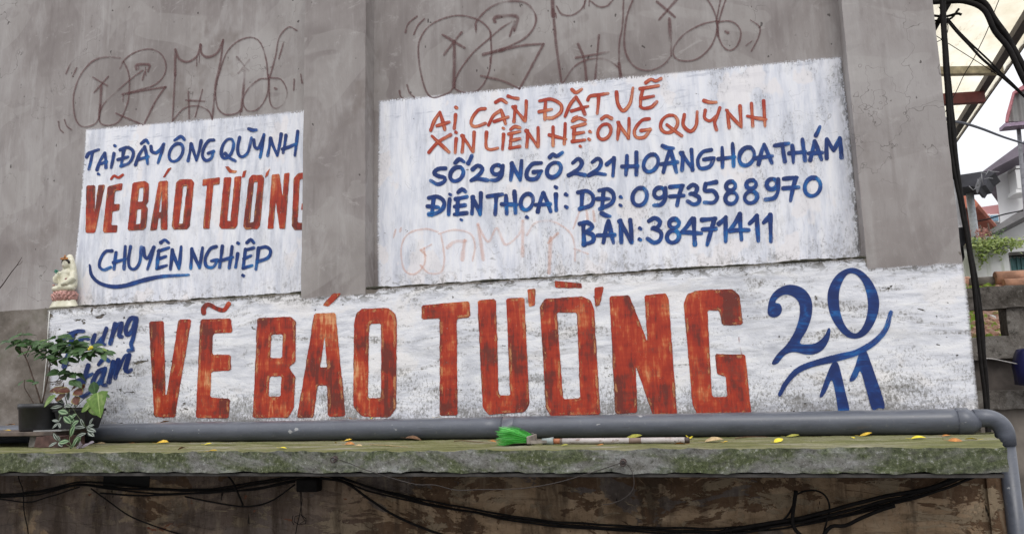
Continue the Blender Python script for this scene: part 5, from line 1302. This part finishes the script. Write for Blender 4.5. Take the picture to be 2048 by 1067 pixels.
# blue bag
YBAG = .75
bag = empty('blue_bag', tuple(P(2042, 740, YBAG))); tag(bag, 'dark blue plastic bag hanging on the balustrade at the right edge', 'bag')
mb = MB(); out = [(2040, 697), (2034, 706), (2031, 730), (2035, 752), (2038, 769), (2060, 772), (2085, 768), (2092, 730), (2084, 702), (2062, 694)]
cen = P(2062, 734, YBAG)
for ring, k, dy in ((0, 1.0, .06), (1, .97, 0), (2, .75, -.045), (3, .3, -.06)):
    for (a, b) in out:
        p = P(a, b, YBAG); q = cen.lerp(p, k); mb.v.append((q.x + rf.uniform(-.004, .004), q.y + dy + rf.uniform(-.008, .008), q.z + rf.uniform(-.004, .004)))
nn_ = len(out)
for r_ in range(3):
    for i in range(nn_): mb.face([r_*nn_ + i, r_*nn_ + (i+1) % nn_, (r_+1)*nn_ + (i+1) % nn_, (r_+1)*nn_ + i], None, True)
mb.face([3*nn_ + i for i in range(nn_)]); mb.face([i for i in reversed(range(nn_))])
mb.build('bag_body', simple('navy_plastic', (.012, .014, .085), .35, .4, 14), bag)
MB().tube([P(2060, 696, YBAG), P(2066, 668, YBAG + .1), P(2074, 696, YBAG)], .006, 6).build('handle', simple('navy_strap', (.012, .014, .085), .4), bag)
cable('wire', [(1968, 716), (1985, 717), (2010, 722), (2034, 727)], [.35, .45, .6, .72], .003, 'pale thin wire from the cable bundle to the blue bag', 'wire', simple('pale_wire', (.4, .38, .36), .6), 6)

# cables down the corner of the house
G2 = 'cables running down the house corner'
vp = [(1884, -30), (1886, 40), (1893, 150), (1901, 240), (1909, 320), (1922, 400), (1935, 480), (1948, 560), (1958, 640), (1965, 720), (1972, 800), (1976, 880), (1979, 960)]
for i, (dx, r, lab) in enumerate(((-3, .0085, 'black cable down the house corner, left strand'), (1.5, .0105, 'thick black cable down the house corner, middle strand'), (5, .007, 'black cable down the house corner, right strand'))):
    cable('cable', [(p[0] + dx + 1.5 * math.sin(j * 1.3 + i * 2), p[1]) for j, p in enumerate(vp)], [.17 + .012 * i] * len(vp), r, lab, 'cable', 'black_cable', 8, 0, .003, G2)
YO = .3
G3 = 'overhead cables at the top right'
for i, (pts, r, lab) in enumerate((
    ([(1850, 6), (1905, 2), (1935, 4), (1968, 20), (1990, 62), (2018, 98), (2048, 158), (2080, 215)], .014, 'thick black trunk cable curving down across the awning, lower strand'),
    ([(1850, -2), (1930, -4), (1966, 4), (1992, 42), (2020, 82), (2048, 136), (2080, 191)], .014, 'thick black trunk cable curving down across the awning, upper strand'),
    ([(1860, 2), (1930, -2), (1962, 6), (1990, 46), (2022, 90), (2048, 146), (2080, 202)], .015, 'thick black trunk cable curving down across the awning, middle strand'),
    ([(1892, 38), (1920, 70), (1955, 108), (1990, 140), (2048, 192), (2075, 220)], .007, 'black cable running diagonally under the trunk cable, upper of two'),
    ([(1894, 36), (1916, 62), (1960, 105), (2010, 152), (2060, 205)], .005, 'black cable running diagonally under the trunk cable, lower of two'),
    ([(2002, -10), (1990, 20), (1975, 60), (1960, 92), (1945, 122), (1928, 150), (1912, 184), (1890, 225)], .002, 'hair thin wire crossing the cream awning from top to corner'),
    ([(1866, 68), (1892, 84), (1930, 108), (1968, 132), (2010, 160), (2040, 182)], .002, 'hair thin wire crossing the awning under the diagonal cables'),
    ([(1866, 32), (1890, 34), (1912, 28), (1922, 30)], .007, 'short black cable stub at the top of the house corner, upper'),
    ([(1866, 42), (1888, 40), (1904, 36), (1918, 18)], .006, 'short black cable stub at the top of the house corner, lower'),
    ([(1866, 62), (1885, 30), (1898, 6), (1904, -10)], .013, 'dark cable slanting up behind the corner cables'),
    ([(1878, 14), (1884, 26), (1896, 52), (1890, 74), (1870, 86)], .0022, 'curly thin wire at the top of the house corner'),
)):
    cable('cable', pts, YO + .02 * i, r, lab, 'cable', 'black_cable', 8, 0, .004 if r > .004 else 0, G3)
cable('cable', [(1880, 230), (1892, 238), (1905, 242), (1930, 247), (1965, 258), (2010, 275), (2055, 289)], [.5, .7, .9, 1.3, 2, 3, 4], .009, 'blue grey cable crossing the bright sky gap', 'cable', simple('blue_grey_cable', (.03, .035, .06), .6), 8, group=G3)

# awning over the alley: cream corrugated sheet on iron beams
def awn_mat():
    t = NT('cream_fibre_sheet'); p = t.pos
    a = t.noise(p, (3, 2, 3), 5, .65); b = t.noise(p, (18, 5, 18), 4, .7)
    c = t.ramp(a, (.3, (.60, .54, .40)), (.5, (.74, .69, .56)), (.7, (.82, .79, .68)))
    c = t.mix(t.mul(t.step(b, .55, .72), .5), c, (.33, .27, .16))
    t.set(t.b.inputs['Base Color'], c); t.b.inputs['Roughness'].default_value = .7
    tr = t.n.new('ShaderNodeBsdfTranslucent'); t.set(tr.inputs[0], c); mx = t.n.new('ShaderNodeMixShader'); mx.inputs[0].default_value = .9
    t.l.new(t.b.outputs[0], mx.inputs[1]); t.l.new(tr.outputs[0], mx.inputs[2]); t.l.new(mx.outputs[0], t.out.inputs[0]); return t.m
ZA = CAM.z + 2.2
e0 = PZ(2048, 88, ZA); e1 = PZ(1893, 309, ZA)
awn = empty('awning', tuple(e0)); tag(awn, 'cream corrugated awning sheet on dark iron beams over the alley', 'awning')
ed = (e1 - e0); ed.z = 0; edn = ed.normalized(); pr = V3((-edn.y, edn.x, 0))      # towards the house
mb = MB(); b0 = len(mb.v); Ls, Ws = [ed.length * k for k in (-.6, 2.2)], 1.7
nu, nv = 90, 4
for k in range(1):
    for i in range(nu + 1):
        for j in range(nv + 1):
            u_ = Ls[0] + (Ls[1] - Ls[0]) * i / nu; v_ = Ws * j / nv
            p = e0 + edn * u_ + pr * v_; mb.v.append((p.x, p.y, ZA + v_ * .05 + .008 * math.sin(u_ * 36) + k * .006))
N_ = (nu + 1) * (nv + 1)
for i in range(nu):
    for j in range(nv):
        a = i * (nv + 1) + j; mb.face([a, a + 1, a + nv + 2, a + nv + 1], None, True)
mb.build('sheet', awn_mat(), awn, fix=False)
def beam(name, p0, p1, w, h, mat):
    p0, p1 = V3(p0), V3(p1); d = (p1 - p0).normalized(); s = d.cross(V3((0, 0, 1))).normalized() * w / 2; hz = V3((0, 0, h))
    return MB().prism([p0 - s - hz, p0 + s - hz, p0 + s, p0 - s], p1 - p0).build(name, mat, awn)
zb2 = ZA - .02
q0, q1 = PZ(2052, 28, zb2), PZ(1893, 285, zb2)
beam('beam', q0 + (q0 - q1) * .4, q1 + (q1 - q0) * .8, .055, .05, M['iron'])
q0, q1 = PZ(1870, 190, zb2 - .05), PZ(1966, 184, zb2 - .05); beam('crossbeam', q0, q1, .05, .085, M['redbeam'])
q0, q1 = PZ(1868, 136, zb2 - .0), PZ(2002, 134, zb2 - .0)
beam('crossbeam', q0, q1, .05, .055, simple('flaking_cream_paint', (.42, .37, .26), .8, .5, 18))
beam('fascia', e0 - edn * 1.2 + V3((0, 0, .022)), e1 + edn * 3 + V3((0, 0, .022)), .012, .04, simple('grey_edge_trim', (.16, .14, .13), .7))

# laundry hanging at the corner of the house
YH = .55
def cloth(name, pts, y, mat, lab, amp=.02):
    """hanging cloth with folds: pts outline; thickness and waves"""
    xs = [p[0] for p in pts]; ys = [p[1] for p in pts]
    mb = MB(); n, m = 14, 16
    def half(py):
        c = []
        for i in range(len(pts)):
            a, b = pts[i], pts[(i+1) % len(pts)]
            if (a[1] - py) * (b[1] - py) <= 0 and a[1] != b[1]: c.append(a[0] + (b[0] - a[0]) * (py - a[1]) / (b[1] - a[1]))
        return (min(c), max(c)) if c else (xs[0], xs[0])
    for side in (0, 1):
        for k in range(m + 1):
            py = min(ys) + .01 + (max(ys) - min(ys) - .02) * k / m; a, b = half(py)
            for i in range(n + 1):
                q = P(a + (b - a) * i / n, py, y); mb.v.append((q.x, q.y + amp * math.sin(i * 1.1 + k * .12) + .006 * side + .02 * mnoise.noise(q * 5), q.z))
    NN = (n + 1) * (m + 1)
    for k in range(m):
        for i in range(n):
            a = k * (n + 1) + i; mb.face([a, a + n + 1, a + n + 2, a + 1], None, True); mb.face([NN + a, NN + a + 1, NN + a + n + 2, NN + a + n + 1], None, True)
    o = mb.build(name, mat, None, fix=False); tag(o, lab, 'laundry', 'laundry at the house corner'); return o
BKC = simple('black_cloth', (.014, .014, .017), .9, .4, 30); WHC = simple('white_cloth', (.62, .62, .63), .9, .15, 20)
cloth('hanging_cloth', [(1880, 312), (1902, 318), (1913, 336), (1921, 366), (1926, 392), (1915, 395), (1880, 390)], YH + .05, BKC, 'black rounded cloth peeking out at the house corner above the white cloth')
cloth('hanging_cloth', [(1880, 352), (1903, 352), (1913, 372), (1918, 410), (1923, 458), (1880, 462)], YH, WHC, 'white cloth peeking out at the house corner')
cloth('hanging_cloth', [(1880, 440), (1924, 440), (1929, 462), (1932, 486), (1925, 492), (1928, 515), (1924, 525), (1880, 520)], YH + .04, BKC, 'black ragged cloth peeking out at the house corner below the white cloth')

# houses and plants beyond
WHT = simple('white_render', (.84, .84, .84), .85, .08, 2); WHT2 = simple('grey_white_render', (.74, .74, .73), .85, .12, 1.5)
PUR = simple('purple_grey_fascia', (.17, .145, .175), .7, .2, 5); RUST = simple('orange_red_brick', (.46, .16, .10), .85, .25, 6)
Y1 = 9.0
wh = empty('white_house', tuple(P(2060, 500, Y1))); tag(wh, 'tall white rendered house with a purple grey sloping roof edge', 'house')
prism_px('wall', [(1988, 338), (2200, 232), (2200, 640), (2010, 640), (2000, 440)], Y1, 4, WHT, wh)
prism_px('roof', [(1958, 352), (1962, 345), (2046, 283), (2210, 196), (2210, 214), (2052, 304), (1990, 336), (1972, 348)], Y1 - .5, 5, PUR, wh)
pf = MB()
for (w0, y0, y1) in ((13, 326, 333), (9, 333, 373), (12, 373, 382), (16, 382, 384)):
    a = P(2050 - w0, y1, Y1 - .5); b = P(2050 + w0, y0, Y1 - .5); pf.box((a.x, Y1 - .35 - w0 * .004, a.z), (b.x, Y1 - .1 + w0 * .004, b.z))
pf.build('chimney_shaft', WHT2, wh)
gh = empty('garden_house', tuple(P(2050, 540, 7.5))); tag(gh, 'low grey white house with a sloping grey roof edge and teal shutter', 'house')
prism_px('wall', [(1994, 462), (2048, 432), (2180, 370), (2180, 640), (2022, 640), (2000, 500)], 7.5, 3, WHT2, gh)
prism_px('roof', [(1976, 462), (2048, 416), (2190, 330), (2190, 346), (2048, 434), (1982, 468)], 7.2, 3.6, simple('grey_roof_edge', (.25, .24, .24), .8, .3, 5), gh)
MB().box(tuple(P(2026, 552, 7.44)), tuple(P(2110, 512, 7.47))).build('shutter', simple('teal_shutter', (.07, .17, .17), .6, .15, 8), gh)
mb = MB()
for k in range(8):
    a = P(2028 + k * 9, 551, 7.42); mb.box((a.x, 7.415, a.z), (a.x + .012, 7.438, P(2028, 513, 7.42).z))
mb.build('shutter_slat', simple('teal_slat', (.045, .12, .12), .6), gh)
MB().box((P(2020, 510, 7.3).x, 7.3, P(2020, 512, 7.4).z), (P(2120, 508, 7.3).x, 7.5, P(2020, 506, 7.4).z)).build('lintel', M['lip'], gh)
oh = empty('orange_house', tuple(P(1940, 480, 11))); tag(oh, 'orange red house with a pitched roof behind the grey pole', 'house')
box_px('wall', 1890, 412, 1959, 560, 11, 3, simple('orange_render', (.33, .12, .085), .85, .15, 2), oh)
prism_px('roof', [(1880, 384), (1938, 384), (1957, 408), (1954, 414), (1880, 418)], 10.8, 3.4, RUST, oh)
MB().box(tuple(P(1944, 470, 10.9)), tuple(P(1949, 414, 10.95))).build('corner_pier', RUST, oh)
fh = empty('far_building', tuple(P(1978, 480, 30))); tag(fh, 'far pale building with a pink roof and a row of blue windows', 'building')
box_px('wall', 1950, 426, 2006, 560, 30, 6, simple('hazy_render', (.52, .50, .50), .9, .1, 1), fh)
prism_px('roof', [(1948, 416), (1996, 409), (2010, 409), (2012, 432), (1948, 434)], 29.4, 7, simple('pink_roof', (.40, .19, .19), .8, .1, 1), fh)
for k, x in enumerate((1958.5, 1965, 1982)):
    w = 4 if k == 0 else 15
    wdo = box_px('window', x - 1, 428, x + w + 1, 444, 29.2, .15, WHT, fh)
    box_px('pane', x, 430, x + w, 441.5, 29.15, .04, simple('blue_glass', (.16, .27, .36), .2), wdo)
cn = empty('canopy', tuple(P(2040, 300, 6.5))); tag(cn, 'grey corrugated canopy with pink trim on a thin pole against the sky', 'canopy')
def corr(t):
    return t
cmat = NT('grey_corrugated'); xx = cmat.sep(cmat.pos)[0]; sv = cmat.math('SINE', cmat.math('MULTIPLY', xx, 70.0)); cmat.bump(sv, .6, .02); cmat = cmat.done(cmat.ramp(cmat.noise(cmat.pos, (5, 5, 5)), (.3, (.17, .165, .16)), (.7, (.24, .235, .225))), .6)
prism_px('sheet', [(2028, 184), (2110, 120), (2150, 240), (2012, 243)], 6.5, .05, cmat, cn)
prism_px('trim', [(2010, 244), (2012, 230), (2025, 184), (2046, 170), (2110, 112), (2110, 121), (2048, 178), (2029, 187), (2015, 243)], 6.44, .16, simple('pink_trim', (.45, .17, .19), .6), cn)
box_px('trim', 2009, 240, 2140, 247, 6.42, .2, simple('mauve_trim', (.30, .22, .30), .6), cn)
MB().tube([P(2036, 244, 6.6), P(2041, 300, 6.6), P(2050, 400, 6.6), P(2060, 520, 6.6)], .025, 8).build('pole', simple('grey_pole_paint', (.24, .24, .26), .5), cn)
pl_ = empty('pole', tuple(P(1952, 490, 6.0))); tag(pl_, 'pale grey slanting pole in front of the orange house', 'pole')
MB().tube([P(1936, 350, 6), P(1942, 410, 6), P(1949, 460, 6), P(1954, 500, 6)], .042, 10).build('shaft', simple('pale_grey_paint', (.42, .45, .47), .5), pl_)
# dark scrap awning
sa = empty('torn_awning', tuple(P(1940, 380, 5.6))); tag(sa, 'dark torn tarpaulin roof with ragged fittings below the roof edge', 'tarpaulin')
TARP = simple('dark_tarpaulin', (.045, .045, .055), .7, .5, 6)
prism_px('sheet', [(1900, 352), (1930, 348), (1962, 343), (1984, 342), (1990, 345), (1976, 356), (1974, 362), (1971, 370), (1962, 372), (1957, 380), (1951, 379), (1946, 372), (1900, 376)], 5.6, .5, TARP, sa)
prism_px('fringe', [(1950, 372), (1954, 362), (1958, 356), (1962, 352), (1958, 372), (1953, 385)], 5.5, .08, simple('scrap_metal', (.16, .16, .17), .6, .6, 30), sa)
mb = MB()
for pts in (((1962, 346), (1966, 345), (1972, 346)), ((1963, 347), (1964, 358), (1966, 368)), ((1974, 340), (1984, 343), (1998, 344)), ((1968, 358), (1978, 356), (1986, 357)), ((1955, 358), (1958, 364), (1954, 372)), ((1938, 372), (1946, 380), (1952, 376)), ((1970, 352), (1974, 346), (1978, 339))):
    mb.tube([P(a, b, 5.45) for a, b in pts], .0045, 5)
mb.build('fitting', simple('pale_scrap', (.24, .24, .25), .6), sa)
cable('cable', [(1944, 444), (1975, 438), (2010, 428), (2060, 418)], 6.9, .008, 'thin dark wire across the small gap between the houses', 'cable', 'black_cable', 6)
# planter wall and creeper
pwl = empty('garden_wall', tuple(P(1975, 560, 5.2))); tag(pwl, 'white rendered garden wall with creeping plants along its top', 'wall')
pw_m = NT('stained_white_render'); xg, yg, zg = pw_m.sep(pw_m.pos)
c = pw_m.ramp(pw_m.noise(pw_m.pos, (3, 3, 1), 4), (.3, (.66, .67, .65)), (.7, (.78, .78, .77)))
c = pw_m.mix(pw_m.mul(pw_m.step(pw_m.noise(pw_m.pos, (9, 9, 1.2), 4, .6), .5, .65), .6), c, (.32, .36, .24))
pw_m = pw_m.done(c, .9)
box_px('wall', 1870, 494, 2024, 640, 5.2, .25, pw_m, pwl)
box_px('coping', 1870, 488, 2022, 493.5, 5.18, .3, simple('stained_coping', (.36, .34, .31), .9, .4, 8), pwl)
cr = empty('creeper', tuple(P(1985, 490, 5.2))); tag(cr, 'bright green creeper trailing along the white garden wall', 'plant')
mbs = {'g': MB(), 'd': MB(), 'r': MB()}
def clump(cx, cy, sx, sy, n, k, y0=5.05, y1=5.5, L=.075):
    for i in range(n):
        px_, py_ = rf.gauss(cx, sx), rf.gauss(cy, sy); p = P(px_, py_, rf.uniform(y0, y1))
        leaf(mbs[k], p, (rf.uniform(-1, 1), rf.uniform(-1, .3), rf.uniform(-.7, .7)), (rf.uniform(-.6, .6), -.5, .8), L * .55 * rf.uniform(.6, 1.3), L * .3, .25, .1, nl=3)
clump(1985, 486, 26, 5, 620, 'g'); clump(1960, 498, 12, 8, 140, 'g', 5.0, 5.2); clump(1966, 512, 5, 10, 60, 'g', 5.0, 5.18); clump(2008, 488, 14, 5, 160, 'g'); clump(2030, 485, 12, 4, 70, 'g'); clump(1998, 500, 8, 6, 40, 'g', 5.0, 5.18)
clump(1975, 488, 28, 5, 200, 'd', 5.2, 5.6); clump(1944, 486, 5, 4, 40, 'd'); clump(1992, 466, 9, 5, 45, 'd', 5.3, 5.7); clump(1966, 462, 8, 4, 60, 'r', 5.3, 5.8); clump(1964, 472, 8, 5, 40, 'r', 5.2, 5.5)
mbs['g'].build('foliage', leafmat('fresh_creeper_leaf', (.22, .30, .07), (.38, .44, .14)), cr, fix=False)
mbs['d'].build('dark_foliage', leafmat('dark_creeper_leaf', (.06, .11, .03), (.10, .16, .05)), cr, fix=False)
mbs['r'].build('red_foliage', leafmat('pinkish_shrub_leaf', (.28, .11, .085), (.34, .17, .12)), cr, fix=False)
mb = MB()
for (a, b, c_, d_) in ((1976, 446, 1980, 490), (1990, 470, 1984, 492), (1960, 450, 1966, 490), (2046, 480, 2000, 490)): mb.tube([P(a, b, 5.4), P((a + c_) / 2 + 2, (b + d_) / 2, 5.4), P(c_, d_, 5.4)], .008, 5)
mb.build('stem', STEM, cr)
